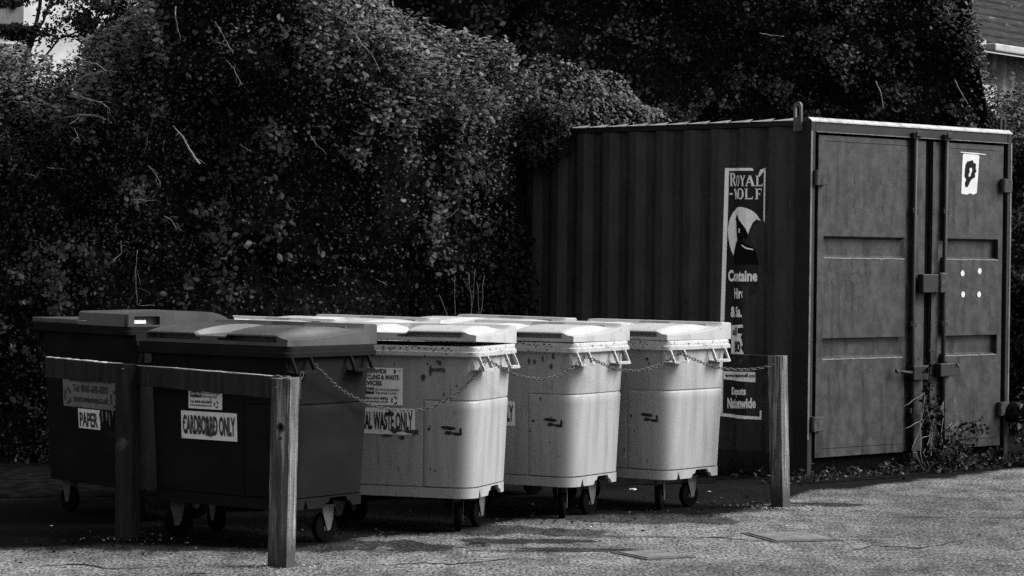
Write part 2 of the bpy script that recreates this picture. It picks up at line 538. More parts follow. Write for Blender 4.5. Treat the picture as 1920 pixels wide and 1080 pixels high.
def curtain(name, parent, x0, x1, front, top, n, size=(.03, .055), depth=1.8, mat='leaf', over=.35, clump=.5, seed=1, toprise=.25, thick=.35, core=True, topw=.5, zlo=0.0, top_light=.35, tone0=0, fine=0):
    """A hedge mass: a leafy front face from zlo up to top(x) and a leafy top running back, with lumps; a solid core behind the leaves, coloured near-black for inner shade.
    front(x): depth of the face, top(x): height."""
    xs = np.linspace(x0, x1, 200)
    T = np.interp
    tf, ff = np.array([top(x) for x in xs]), np.array([front(x) for x in xs])
    def surf(u, s):
        # s in 0..1 face from bottom to top; 1..2 the top running back
        H, F = T(u, xs, tf), T(u, xs, ff)
        sf = np.clip(s, 0, 1)
        sb = np.clip(s - 1, 0, 1)
        z = zlo + (H - zlo) * (1 - (1 - sf) ** 1.15) + toprise * sb * 1.0
        y = F - over * np.sin(np.clip((sf - .25) / .75, 0, 1) * math.pi * .62) + over * .35 * (sf > .999) + depth * sb
        z = z - .12 * np.exp(-((s - 1) / .12) ** 2)
        return np.stack([u, y, z], 1)
    def disp(P):
        return (vnoise(P, .9, seed) - .5) * .50 + (vnoise(P, 2.6, seed + 3) - .5) * .36 + (vnoise(P, 6, seed + 5) - .5) * .16
    def normal(s):
        a = np.clip((s - .55) / .6, 0, 1) * 1.35
        return np.stack([np.zeros_like(s), -np.cos(a), np.sin(a)], 1)
    def make(u, s):
        P = surf(u, s)
        N = normal(s)
        return P + N * disp(P)[:, None], N
    # dim fine leaves everywhere over the mass
    if fine:
        u = rng.uniform(x0, x1, fine)
        s = rng.uniform(0, 1.9, fine)
        P, N = make(u, s)
        c2 = vnoise(P, 1.6, seed + 20) * .5 + vnoise(P, 4.5, seed + 21) * .5
        P = P + N * rng.uniform(-thick, .02, fine)[:, None] + rng.normal(0, .02, (fine, 3))
        leaves_mesh('foliage', P, N + rng.normal(0, .7, (fine, 3)) + np.array([0, -.1, .4]), rng.uniform(.012, .034, fine), np.clip((c2 - .48) * .8 + rng.random(fine) ** 6 * .22, 0, .4), M[mat], parent)
    # leaves
    u = rng.uniform(x0, x1, n * 2)
    s = np.where(rng.random(n * 2) < topw, rng.uniform(.85, 2, n * 2), rng.uniform(0, 1, n * 2))
    P, N = make(u, s)
    cl = vnoise(P, 2.2, seed + 9) * .35 + vnoise(P, 5.5, seed + 10) * .35 + vnoise(P, 12, seed + 11) * .3
    keep = rng.random(n * 2) < np.clip((cl - clump) * 7 + np.clip(s - .9, 0, .3) * 2.6, .012, 1)
    P, N, s, cl = P[keep][:n], N[keep][:n], s[keep][:n], cl[keep][:n]
    k = len(P)
    P = P + N * rng.uniform(-thick, .06, k)[:, None] * rng.random(k)[:, None] + rng.normal(0, .02, (k, 3))
    LN = N + rng.normal(0, .55, (k, 3)) + np.array([0, -.15, .55])
    tone = np.clip(-.10 + tone0 + rng.random(k) ** 2.5 * .45 + (cl - .5) * 1.2 + np.clip(s - .9, 0, .25) * top_light * 8, 0, 1)  # upper leaves toned lighter for the light from above
    leaves_mesh('foliage', P, LN, size[0] * .7 + (size[1] - size[0] * .7) * rng.random(k) ** 1.6, tone, M[mat], parent)
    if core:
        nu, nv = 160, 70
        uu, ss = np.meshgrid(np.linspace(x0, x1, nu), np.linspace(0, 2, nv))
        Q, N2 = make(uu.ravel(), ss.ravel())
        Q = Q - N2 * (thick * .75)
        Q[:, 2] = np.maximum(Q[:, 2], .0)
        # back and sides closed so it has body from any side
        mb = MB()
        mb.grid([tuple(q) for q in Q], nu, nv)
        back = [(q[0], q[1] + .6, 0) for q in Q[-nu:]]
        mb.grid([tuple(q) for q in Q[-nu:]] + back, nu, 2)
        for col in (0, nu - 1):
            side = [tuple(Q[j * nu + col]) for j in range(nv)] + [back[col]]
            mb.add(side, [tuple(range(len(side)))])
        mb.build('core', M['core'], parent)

def blob_leaves(name, parent, blobs, n, size, mat, tone0=.1, seed=1, thick=.5, corek=.58, clump=.42):
    """crown made of ellipsoid lumps: leaves through the outer shell of each lump, plus an uneven core painted dark like inner shade"""
    A = np.array([b[3] * b[5] + b[3] * b[4] for b in blobs])
    idx = rng.choice(len(blobs), n * 2, p=A / A.sum())
    B = np.array(blobs)[idx]
    d = rng.normal(size=(n * 2, 3))
    d /= np.linalg.norm(d, axis=1, keepdims=True)
    rr = 1 - thick * rng.random(n * 2) ** 1.6
    P = B[:, :3] + d * B[:, 3:] * rr[:, None]
    P = P + d * ((vnoise(P, 2.2, seed) - .5) * .7 * np.minimum(1, B[:, 3:].min(1) / .6))[:, None]
    cl = vnoise(P, 3.4, seed + 2) * .6 + vnoise(P, 8, seed + 4) * .4
    keep = (rng.random(n * 2) < np.clip((cl - clump) * 7 + .1, .04, 1)) & (P[:, 2] > .02)
    P, d, cl = P[keep][:n], d[keep][:n], cl[keep][:n]
    k = len(P)
    LN = d + rng.normal(0, .6, (k, 3)) + np.array([0, -.1, .5])
    tone = np.clip(tone0 + rng.random(k) ** 2 * .5 + (cl - .5) * 1.2, 0, 1)
    leaves_mesh(name, P, LN, size[0] * .7 + (size[1] - size[0] * .7) * rng.random(k) ** 1.6, tone, M[mat], parent)
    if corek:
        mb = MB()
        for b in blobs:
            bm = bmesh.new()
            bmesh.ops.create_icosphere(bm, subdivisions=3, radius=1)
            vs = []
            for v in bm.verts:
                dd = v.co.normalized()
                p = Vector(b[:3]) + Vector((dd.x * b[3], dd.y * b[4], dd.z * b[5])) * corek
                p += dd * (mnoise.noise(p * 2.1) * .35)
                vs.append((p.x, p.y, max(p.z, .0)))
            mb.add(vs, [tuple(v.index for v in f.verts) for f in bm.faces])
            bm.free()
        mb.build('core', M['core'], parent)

def branch(parent, pts, r0, r1, mat='twig', name='branch'):
    n = len(pts)
    out = []
    P = [Vector(p) for p in pts]
    for a, b in zip(P[:-1], P[1:]):
        for k in range(4):
            q = a.lerp(b, k / 4)
            out.append(q + Vector((random.uniform(-1, 1), random.uniform(-1, 1), random.uniform(-1, 1))) * (b - a).length * .03)
    out.append(P[-1])
    rad = [r0 + (r1 - r0) * i / (len(out) - 1) for i in range(len(out))]
    return MB().tube(out, rad, 6).build(name, M[mat], parent, smooth=True)

# ================================================================== wheeled bins
BL, BD = 1.08, .74          # collar length and depth
BYC = .026
def hxz(z): return .488 + (z - .255) * (.025 / .755)
def hyz(z): return .321 + (z - .255) * (.030 / .755)
def perim(hx, hy, r, extra=True):
    """rounded rectangle as (x, y, side, coordinate along that side); starts front left, counter-clockwise"""
    P = []
    def arc(cx, cy, a0):
        for k in range(0, 7):
            a = a0 + math.pi / 2 * k / 6
            P.append((cx + r * math.cos(a), cy + r * math.sin(a), 'c', 0))
    def side(p, q, nm, vals):
        for t in vals:
            P.append((p[0] + (q[0] - p[0]) * t, p[1] + (q[1] - p[1]) * t, nm, t))
    fr = [.08, .2, .32, .44, .55, .66, .72, .742, .75, .758, .766, .80, .9] if extra else [.5]
    arc(-hx + r, -hy + r, math.pi)
    side((-hx + r, -hy), (hx - r, -hy), 'f', fr)
    arc(hx - r, -hy + r, -math.pi / 2)
    side((hx, -hy + r), (hx, hy - r), 'r', [.0 + .04 * k for k in range(1, 25)])
    arc(hx - r, hy - r, 0)
    side((hx - r, hy), (-hx + r, hy), 'b', [.25, .5, .75])
    arc(-hx + r, hy - r, math.pi / 2)
    side((-hx, hy - r), (-hx, -hy + r), 'l', [.04 * k for k in range(1, 25)])
    return P

def bin_body_mesh(name, mat, parent, dz=0.0):
    zs = [.255, .262, .30, .40, .50, .60, .70, .742, .748, .754, .760, .766, .85, .93, 1.012]
    rings = []
    for z in zs:
        rg = []
        for (x, y, sd, t) in perim(hxz(z), hyz(z), .105):
            ins = 0.0
            groove = (.747 < z < .761)
            low = z < .75
            if z in (.255,):
                ins = .007
            on = not (sd in ('f', 'l') and (sd == 'l' or t < .745)) and not (sd == 'c' and x < 0)
            if groove and on and z != .760 and z != .748:
                ins = .007
            if low and z > .26 and on and not groove:
                ins = min(ins, -.0035) if ins == 0 else ins
            if sd == 'f' and abs(t - .75) < .0085 and .26 < z < .757:
                ins = .006 if abs(t - .75) < .005 else .0
            bulge = .010 * math.sin(math.pi * (z - .255) / .757) if sd in 'fbrl' else 0
            k = 1
            nx = (1 if sd == 'r' else -1 if sd == 'l' else 0)
            ny = (-1 if sd == 'f' else 1 if sd == 'b' else 0)
            if sd == 'c':
                l = math.hypot(x, y)
                nx, ny = x / l, y / l
            s_ = math.sin(math.pi * t) if sd != 'c' else 0
            off = -ins + bulge * s_
            rg.append((x + nx * off, y + BYC + ny * off, z + dz * (z - .2) / .8))
        rings.append(rg)
    mb = MB().rings(rings)
    return mb.build(name, mat, parent, smooth=True, auto=40)

def bin_skirt_mesh(name, mat, parent):
    top, bot = [], []
    for (x, y, sd, t) in perim(hxz(.25) + .004, hyz(.25) + .004, .100):
        zl = .197
        if sd in 'rl':
            tt = t if sd == 'r' else 1 - t
            if abs(tt - .08) < .03:
                zl = .245
            a = abs(tt - .66)
            if a < .17:
                zl = .247
            elif a < .25:
                zl = .222
        top.append((x, y + BYC, .254))
        bot.append((x, y + BYC, zl))
    inner = [(x * .97, y * .96, .250) for (x, y, z) in top]
    innb = [(x * .97, y * .96, z) for (x, y, z) in bot]
    return MB().rings([inner, innb, bot, top], close_top=True, close_bot=True).build(name, mat, parent, auto=35)

def bin_collar_mesh(name, mat, parent, h=0.0):
    def rg(hx, hy, z, r=.045):
        return [(x, y, z + h) for (x, y, sd, t) in perim(hx, hy, r)]
    L2, D2 = BL / 2, BD / 2
    rs = [rg(.505, .345, 1.000, .09), rg(L2 - .012, D2 - .012, 1.004), rg(L2, D2, 1.010), rg(L2, D2, 1.032), rg(L2 - .004, D2 - .004, 1.036),
          rg(L2 - .007, D2 - .009, 1.038), rg(L2 - .007, D2 - .009, 1.060), rg(L2 - .012, D2 - .014, 1.066)]
    return MB().rings(rs).build(name, mat, parent, auto=40)

def lid_mesh(name, mat, parent, h=0.0, peak=1.0):
    hx, hy = BL / 2 - .012, BD / 2 - .008
    xs = sorted(set([round(-hx + 2 * hx * i / 72, 4) for i in range(73)]))
    rows = []
    def smooth(a, b, v):
        t = min(max((v - a) / (b - a), 0), 1)
        return t * t * (3 - 2 * t)
    def H(x, v):
        ax = abs(x)
        E_ = 1.104 + .068 * v ** 2.4
        hump = 1.122 + .040 * math.sin(math.pi * min(v / .98, 1)) ** .75
        chan = 1.108 + .010 * v
        c = smooth(.098, .118, ax)
        z = chan * (1 - c) + hump * c
        e = smooth(.83 * hx, .945 * hx, ax)
        z = z * (1 - e) + E_ * e
        b = smooth(.825, .852, v)
        z = z * (1 - b) + 1.172 * b
        z = 1.067 + (z - 1.067) * (1 + (peak - 1) * v)
        rim = smooth(.985 * hx, hx, ax)
        return z - .006 * rim
    def dep(x):
        d = 0
        for (a, b) in ((-.44, -.10), (.06, .43)):
            d = max(d, smooth(a - .012, a + .004, x) * (1 - smooth(b - .05, b + .03, x)))
        return .002 + .075 * d
    vs, nu = [], len(xs) + 2
    def row(fn):
        pts = [fn(x) for x in xs]
        first, last = pts[0], pts[-1]
        rows.append([(first[0], first[1], 1.067)] + pts + [(last[0], last[1], 1.067)])
    row(lambda x: (x, -hy, 1.067))
    row(lambda x: (x, -hy, 1.086))
    row(lambda x: (x, -hy + dep(x), 1.0865))
    row(lambda x: (x, -hy + dep(x), H(x, 0) - .009 * min(1, dep(x) * 20)))
    row(lambda x: (x, -hy + .003, H(x, 0) - .007))
    row(lambda x: (x, -hy + .005, H(x, 0)))
    for j in range(1, 37):
        v = j / 36
        row(lambda x: (x, -hy + 2 * hy * v * .995 + .003, H(x, v)))
    row(lambda x: (x, hy, 1.067))
    P = [(x, y - BD / 2, z + h - 1.067 - h) for r_ in rows for (x, y, z) in r_]
    mb = MB()
    mb.grid(P, nu, len(rows))
    n = nu
    o = mb.build(name, mat, parent, auto=38)
    o.location = (0, BD / 2, 1.067 + h)
    return o

def handle_mesh(sx, y0, y1, h=0.0):
    """a pocket hanging under the collar on the end wall: an open square frame standing off the wall, leaning out towards the bottom"""
    mb = MB()
    xt, xb, dd = .545, .582, .020
    zt, zb = 1.010, .928
    T = .014
    for ya in (y0, y1 - T):
        mb.prism([(xt - dd, zt), (xt, zt), (xb, zb), (xb - dd, zb)], 1, ya, ya + T)
    mb.box((xb - dd - .004, y0 + T, zb), (xb, y1 - T, zb + .016))
    mb.prism([(.488, zb + .004), (xb - dd - .004, zb), (xb - dd - .004, zb + .006), (.488, zb + .012)], 1, y0 + .002, y1 - .002)
    mb.prism([(.488, zt), (.500, zt), (.520, zb + .012), (.488, zb + .012)], 1, y0 + .002, y0 + .008)
    mb.v = [(x * sx, y, z + h) for x, y, z in mb.v]
    return mb

def caster(root, x, y, rz, s=1.0):
    e = MB()
    wd = .052
    for sy in (-1, 1):
        e.prism([(-.045, .200), (.045, .200), (.036, .12), (.020, .068), (.0, .060), (-.012, .085), (-.035, .15)], 1, sy * wd / 2 + (0 if sy > 0 else -.004), sy * wd / 2 + (.004 if sy > 0 else 0))
    e.box((-.05, -wd / 2 - .006, .188), (.05, wd / 2 + .006, .198))
    f = e.build('caster_fork', M['zinc'], root, bevel=.001, seg=1)
    f.location = (x, y, 0)
    f.rotation_euler = (0, 0, rz)
    wb = MB()
    rad = .078
    prof = [(-.020, .03), (-.021, .055), (-.019, rad - .006), (-.012, rad), (.012, rad), (.019, rad - .006), (.021, .055), (.020, .03)]
    rings = []
    for (yy, rr) in prof:
        rings.append([(rr * math.cos(2 * math.pi * k / 24), yy, rad + rr * math.sin(2 * math.pi * k / 24)) for k in range(24)])
    wb.rings(rings)
    wh = wb.build('wheel', M['rubber_shade'], f, auto=40)
    MB().rings([[(r_ * math.cos(.5236 * k), yy, rad + r_ * math.sin(.5236 * k)) for k in range(12)] for (yy, r_) in ((-.0225, .02), (.0225, .02))]).build('axle', M['zinc'], f, auto=40)
    return f

LID_H = 0.0
def make_bin(name, label, dark=False, group=None, h=0.0):
    root = thing(name, label, 'bin', group=group)
    body, lidm, rim = (M['dark_plastic'], M['dark_lid'], M['dark_plastic']) if dark else (M['plastic'], M['lid_plastic'], M['rim_plastic'])
    bin_body_mesh('body', body, root, h)
    bin_skirt_mesh('skirt', body, root)
    bin_collar_mesh('collar', rim, root, h)
    l = lid_mesh('lid', lidm, root, h)
    for cx in (-.37, .33):
        for (a, b) in ((cx - .085, cx - .070), (cx - .055, cx + .085)):
            MB().box((a, .236 - BD / 2, .080), (b, .2435 - BD / 2, .091)).build('grip_slot', M['grime_shade'] if b - a < .05 else M['slot'], l)  # dark boxes paint in the shade of the grip recesses
    for sx in (1, -1):
        for (a, b) in ((-.345, -.185), (.125, .285)):
            handle_mesh(sx, a, b, h).build('handle', body if dark else M['rim_plastic'], root, bevel=.002, seg=1)
    if not dark:
        c = MB()
        for k in range(22):
            if random.random() < .8:
                x = -.40 + k * .036
                c.box((x, -BD / 2 + .0075, 1.050), (x + random.uniform(.006, .020), -BD / 2 + .010, 1.050 + random.uniform(.004, .010)))
                c.build('comb_slot', M['grime_shade'], root)  # dark bits stand for the shade inside the comb slots
                c = MB()
    for (x, y, rz) in ((.37, -.19, 2.0), (.38, .12, 1.45), (-.37, -.19, .4), (-.38, .12, -.3)):
        caster(root, x, y, rz)
    return root
def children(o):
    return [c for c in bpy.data.objects if c.parent == o]
def copy_tree(o, parent=None):
    c = o.copy()
    C.objects.link(c)
    c.parent = parent
    for ch in children(o):
        copy_tree(ch, c)
    return c
def place_bin(root, u, y, th, lid_tilt=0.0, scale=1.0):
    """u, y: column of the near front collar corner and its depth"""
    th = R(th)
    A_, B_ = Vector((-math.cos(th), math.sin(th))), Vector((math.sin(th), math.cos(th)))
    N = Vector((xat(u, y, 665), y))
    c = N + A_ * BL / 2 * scale + B_ * BD / 2 * scale
    root.location = (c.x, c.y, 0)
    root.rotation_euler = (0, 0, -th)
    root.scale = (scale,) * 3
    for ch in children(root):
        if ch.name.startswith('lid'):
            ch.rotation_euler.x = -R(lid_tilt)
    return root

G = 'pale wheeled bins parked in two rows'
pale = make_bin('wheeled_bin', 'pale bin with its lid slightly open, front partly hidden by the dark cardboard bin', group=G)
specs = [
    (895, 15.21, 18.5, 2.3, 1.0, None),
    (1077, 16.03, 30, .4, 1.0, 'pale bin in the front row, second from the right, only its sticker edge showing'),
    (1252, 16.63, 37.5, .2, 1.0, 'pale wheeled bin nearest the container and the right hand fence post'),
]
bins = []
for i, (u, y, th, tl, sc, lab) in enumerate(specs):
    b = pale if i == 0 else copy_tree(pale)
    if lab:
        b['label'] = lab
    bins.append(b)
rear = []
for (N, th, sc, tl, lab) in (((-.085, 17.41), 46, 1.0, .3, 'pale bin in the back row nearest the container, lid against its corrugated side'),
                             ((-.943, 16.93), 42, 1.0, .8, 'pale bin in the middle of the back row, only its bright lid showing'),
                             ((-1.51, 16.28), 42, 1.0, .6, 'pale bin at the left end of the back row, beside the dark paper bin')):
    b = copy_tree(pale)
    b['label'] = lab
    place_bin(b, 960, N[1], th, tl, sc)
    t_ = R(th)
    b.location = (N[0] - math.cos(t_) * BL / 2 * sc + math.sin(t_) * BD / 2 * sc, N[1] + math.sin(t_) * BL / 2 * sc + math.cos(t_) * BD / 2 * sc, 0)
    rear.append(b)
for b, (u, y, th, tl, sc, lab) in zip(bins, specs):
    place_bin(b, u, y, th, tl, sc)

# moulded mark and scuffs on the front of the three front pale bins
def on_front(h=0.0, off=.0025):
    def fn(x, z):
        zz = z
        t = (x + hxz(zz) - .105) / (2 * hxz(zz) - .21)
        bl = .010 * math.sin(math.pi * (zz - .255) / .757) * max(0, math.sin(math.pi * min(max(t, 0), 1)))
        return Vector((x, BYC - hyz(zz) - bl - off - .0035, z))
    return fn
for b in bins:
    f = Flat()
    r0 = random.Random(3)
    f.poly([(.300, .604), (.335, .612), (.385, .606), (.398, .596), (.372, .588), (.325, .592)])
    f.poly([(.332, .578), (.345, .584), (.368, .580), (.372, .566), (.350, .560), (.330, .564)])
    f.poly([(.372, .576), (.42, .574), (.424, .560), (.40, .558), (.372, .566)])
    f.poly([(.418, .600), (.430, .602), (.433, .560), (.418, .558)])
    f.disc(.235, .590, .008, .009, 9, .2)
    flat_each(f.polys(), 'scuff_mark', M['scuff'], b, on_front())

# ---- stickers
TEL, WEB = 'Tel: 0845-602-8892', 'www.sevenways.co.uk'
def big_sticker(parent, x0, z0, x1, z1, body, fn, mat='sticker', tx0=.03, tx1=.97, stains=()):
    w_, h_ = x1 - x0, z1 - z0
    st = Flat().rect(x0, z0, x1, z1).build('sticker', M[mat], parent, fn)
    Flat().text(body, x0 + w_ * tx0, z0 + h_ * .16, x0 + w_ * tx1, z0 + h_ * .86, .035).build('lettering', M['ink'], st, lambda a, b: fn(a, b) + Vector((0, -.0012, 0)))
    if stains:
        f = Flat()
        for (a, b, ra, rb) in stains:
            f.disc(x0 + w_ * a, z0 + h_ * b, w_ * ra, h_ * rb, 11, .4)
        flat_each(f.polys(), 'stain', M['grime_shade'], st, lambda a, b: fn(a, b) + Vector((0, -.0022, 0)))
    return st
def recycle(f, cx, cz, r):
    for k in range(3):
        a = k * 2.094 + .3
        f.ring(cx, cz, r, r * 1.25, a, a + 1.45, r * .5, 6)
def company_sticker(parent, x0, z0, x1, z1, fn, mat='sticker', full=True, extra=False):
    w_, h_ = x1 - x0, z1 - z0
    X = lambda a: x0 + w_ * a
    Z = lambda a: z0 + h_ * a
    st = Flat().rect(x0, z0, x1, z1).build('sticker', M[mat], parent, fn)
    f = Flat()
    f.text('NATIONWIDE', X(.05), Z(.84), X(.66), Z(.965), .035)
    f.text('RECYCLING & WASTE', X(.05), Z(.68), X(.92), Z(.81), .035)
    f.text('SERVICES', X(.05), Z(.52), X(.56), Z(.65), .035)
    f.text('Environmental', X(.43), Z(.385), X(.92), Z(.45), .015)
    f.text('Services Ltd', X(.43), Z(.295), X(.85), Z(.36), .015)
    f.text(TEL, X(.05), Z(.145), X(.70), Z(.215), .03)
    f.text(WEB, X(.05), Z(.05), X(.70), Z(.12), .03)
    recycle(f, X(.83), Z(.13), w_ * .055)
    f.rect(X(.05), Z(.29), X(.40), Z(.46))
    f.build('lettering', M['ink'], st, lambda a, b: fn(a, b) + Vector((0, -.0012, 0)))
    Flat().text('Seven Ways', X(.07), Z(.325), X(.385), Z(.43), .02).build('logo', M['sticker'], st, lambda a, b: fn(a, b) + Vector((0, -.0024, 0)))
    return st
fn = on_front()
big_sticker(bins[0], -.285, .553, .152, .703, 'GENERAL WASTE ONLY', fn, stains=((.72, .16, .10, .10), (.95, .12, .1, .1), (.66, .9, .02, .1)))
company_sticker(bins[0], -.215, .720, .077, .934, fn)
big_sticker(bins[1], -.32, .553, .112, .703, 'GENERAL WASTE ONLY', fn)
company_sticker(bins[1], -.26, .720, .03, .934, fn)
big_sticker(bins[2], -.27, .553, .13, .703, 'GENERAL WASTE ONLY', fn)
# stains and drips on the pale fronts
for b, lst in ((bins[0], ((.20, .885, .012, .020), (.288, .93, .045, .010), (.245, .925, .010, .03), (.40, .84, .006, .006), (.07, .535, .02, .010), (-.02, .545, .035, .008))),
               (bins[1], ((.30, .965, .006, .02),)), (bins[2], ((.2, .93, .01, .012),))):
    f = Flat()
    rr_ = random.Random(int(b.location.x * 1000))
    lst = tuple(lst) + tuple((rr_.uniform(-.1, .40), rr_.uniform(.27, .97), rr_.uniform(.002, .005), rr_.uniform(.003, .014)) for _ in range(9)) + tuple((rr_.uniform(-.1, .40), rr_.uniform(.90, .985), rr_.uniform(.004, .012), rr_.uniform(.006, .02)) for _ in range(5))
    for (x, z, a, c) in lst:
        f.disc(x, z, a, c, 12, .25)
    flat_each(f.polys(), 'dirt_mark', M['grime_shade'], b, on_front(off=.002))

# ---- dark cardboard bin
card = make_bin('wheeled_bin', 'dark wheeled bin with CARDBOARD ONLY and company stickers, behind the tall near fence post', dark=True, group=None, h=-.025)
place_bin(card, 540, 14.28, 36, .0, 1.045)
big_sticker(card, -.235, .538, .158, .684, 'CARDBOARD ONLY', fn, stains=((.50, .22, .07, .10), (.58, .50, .05, .06), (.47, .72, .03, .10), (.05, .58, .025, .05)))
company_sticker(card, -.18, .698, .058, .903, fn, 'sticker')
Flat().stroke([(.02, .50), (.03, .60)], .003).stroke([(-.03, .62), (-.055, .70)], .002)
f = Flat()
f.stroke([(.50, .44), (.52, .50)], .0025)
MB().tube([(.492, -.02, .47), (.494, .0, .53), (.495, .02, .56)], .0016, 4).build('scratch', M['sticker'], card)

# ---- dark paper bin: larger, box-shaped raised lid with a hand pocket
def paper_bin():
    root = thing('wheeled_bin', 'larger dark bin with a torn PAPER ONLY sticker behind the rail, far left', 'bin')
    L, D, hb = 1.12, .78, 1.095
    mat_ = M['dark_plastic']
    rings = []
    for (z, hx, hy, r) in ((.20, .49, .31, .09), (.26, .495, .315, .10), (.8, .515, .335, .10), (hb, .53, .35, .10)):
        rings.append([(x, y, z) for (x, y, a, b) in perim(hx, hy, r)])
    MB().rings(rings).build('body', mat_, root, auto=40)
    rings = []
    for (z, hx, hy) in ((hb - .004, .53, .35), (hb, L / 2 - .006, D / 2 - .006), (hb + .006, L / 2, D / 2), (hb + .026, L / 2, D / 2), (hb + .030, L / 2 - .01, D / 2 - .01),
                        (hb + .048, L / 2 - .01, D / 2 - .01), (hb + .052, L / 2 - .014, D / 2 - .014)):
        rings.append([(x, y, z) for (x, y, a, b) in perim(hx, hy, .03)])
    MB().rings(rings).build('collar', mat_, root, auto=40)
    # lid: raised box on the right half, low flat half on the left
    z0 = hb + .053
    lid = MB().box((-L / 2 + .01, -D / 2 + .015, z0), (.0, D / 2 - .02, z0 + .03)).build('lid', M['dark_lid'], root, bevel=.006)
    prof = [(-D / 2 + .005, z0), (-D / 2 + .012, z0 + .072), (-D / 2 + .03, z0 + .080), (-.02, z0 + .086), (.13, z0 + .086), (.20, z0 + .081), (.25, z0 + .070), (.30, z0 + .050), (.34, z0 + .022), (.35, z0)]
    bx = MB()
    # right end wall with a pocket opening near the front
    bx.prism(prof, 0, .002, L / 2 - .045)
    px0, px1, pz0, pz1 = -D / 2 + .05, -D / 2 + .225, z0 + .010, z0 + .060
    xe0, xe1 = L / 2 - .045, L / 2 - .01
    def strip(ya, yb, za=None, zb=None):
        # pieces of the end wall around the pocket
        pts = []
        ys = [ya] + [p[0] for p in prof if ya < p[0] < yb] + [yb]
        def top(y):
            return np.interp(y, [p[0] for p in prof[1:]], [p[1] for p in prof[1:]])
        if zb is None:
            pts = [(ya, za or z0)] + [(y, float(top(y))) for y in ys] + [(yb, za or z0)]
        else:
            pts = [(ya, za), (ya, zb), (yb, zb), (yb, za)]
        bx.prism(pts, 0, xe0, xe1)
    strip(-D / 2 + .012, px0)
    strip(px1, .34)
    strip(px0, px1, z0, pz0)
    strip(px0, px1, pz1, None)
    b_ = bx.build('raised_lid', M['dark_lid'], root)
    MB().box((xe0 + .004, px0 + .01, pz0 + .006), (xe0 + .02, px0 + .09, pz0 + .028)).build('latch', M['sticker'], b_, bevel=.003)
    MB().box((L / 2 - .56, -D / 2 + .003, z0 + .02), (L / 2 - .46, -D / 2 + .010, z0 + .026)).build('latch', M['sticker_dim'], b_)
    MB().tube([(L / 2 - .09, .335, z0 + .040), (L / 2 - .02, .335, z0 + .040)], .025, 12).build('hinge', M['rubber_shade'], root, smooth=True)
    for sx in (1, -1):
        hm = MB().box((.52 * sx - .03 * (sx < 0) - 0, -.34, hb - .055), (.52 * sx + .06 * sx, -.22, hb - .004)) if sx > 0 else MB().box((-.58, -.34, hb - .055), (-.52, -.22, hb - .004))
        hm.build('handle', mat_, root, bevel=.004)
    for (x, y, rz) in ((.38, -.2, .3), (.38, .2, 1.2), (-.38, -.2, .1), (-.38, .2, -.4)):
        caster(root, x, y, rz)
    return root
paper = paper_bin()
th = R(50)
N = Vector((xat(239, 15.5, 630), 15.5))
paper.location = (N.x - math.cos(th) * .56 + math.sin(th) * .39, N.y + math.sin(th) * .56 + math.cos(th) * .39, 0)
paper.rotation_euler = (0, 0, -th)
def pfn(x, z):
    z -= .082
    return Vector((x, -.3345 - (z - .8) * .05 - .004, z))
def ptear(x, z):
    return pfn(x, z) + Vector((0, -.002, 0))
st = Flat().poly([(-.245, .735), (.385, .735), (.385, .925), (-.245, .925)]).build('sticker', M['sticker_gray'], paper, pfn)
f = Flat()
f.text(TEL, -.13, .825, .27, .872, .035)
f.text(WEB, -.13, .755, .27, .808, .035)
f.text('Services Ltd', .13, .888, .30, .915, .015)
f.rect(-.17, .886, .11, .925)
recycle(f, -.19, .80, .034)
recycle(f, .33, .80, .034)
f.build('lettering', M['ink'], st, ptear)
st = Flat().poly([(-.075, .60), (.165, .60), (.168, .66), (.158, .70), (.17, .728), (-.08, .728)]).build('sticker', M['sticker'], paper, pfn)
Flat().text('PAPER', -.062, .622, .142, .708, .035).build('lettering', M['ink'], st, ptear)
f = Flat().poly([(.185, .725), (.19, .66), (.20, .66), (.20, .725)]).poly([(.23, .725), (.235, .67), (.245, .67), (.25, .725)]).poly([(.262, .70), (.27, .64), (.28, .65), (.275, .72)]).poly([(.30, .735), (.31, .69), (.318, .735)]).disc(.308, .60, .008, .010, 8, .2)
f.build('sticker_remains', M['sticker_gray'], paper, pfn)

# ================================================================== timber fence posts and rails
def wood_post(parent, px, py, yaw, size, height, lean=(0, 0), notch=None, mat='wood', base_dark=True):
    """near bottom corner at px,py"""
    c, s = math.cos(yaw), math.sin(yaw)
    ax, bx_ = Vector((-c, s, 0)), Vector((s, c, 0))
    mb = MB()
    n = 14
    rings = []
    for k in range(n + 1):
        z = height * k / n - (.02 if k == 0 else 0)
        o = Vector((px + lean[0] * z / height, py + lean[1] * z / height, z))
        j = lambda: random.uniform(-.0012, .0012)
        q = [o, o + bx_ * size, o + bx_ * size + ax * size, o + ax * size]
        rings.append([tuple(Vector((p.x + j(), p.y + j(), p.z + (random.uniform(-.004, .004) if k == n else 0)))) for p in q])
    mb.rings(rings)
    return mb.build('post', M[mat], parent, bevel=.004, seg=2)
def rail_mesh(parent, p0, p1, z0, z1, hgt, thick, side, mat='wood_dark', name='rail'):
    a, b = Vector((p0[0], p0[1], z0)), Vector((p1[0], p1[1], z1))
    d = (b - a)
    n_ = Vector((-d.y, d.x, 0)).normalized() * thick * side
    rings = []
    K = 16
    for k in range(K + 1):
        o = a.lerp(b, k / K)
        w1, w2 = random.uniform(-.002, .002), random.uniform(-.002, .002)
        rings.append([tuple(o + Vector((0, 0, w1))), tuple(o + n_ + Vector((0, 0, w1))), tuple(o + n_ - Vector((0, 0, hgt + w2))), tuple(o - Vector((0, 0, hgt + w2)))])
    return MB().rings(rings).build(name, M[mat], parent, bevel=.003, seg=1)

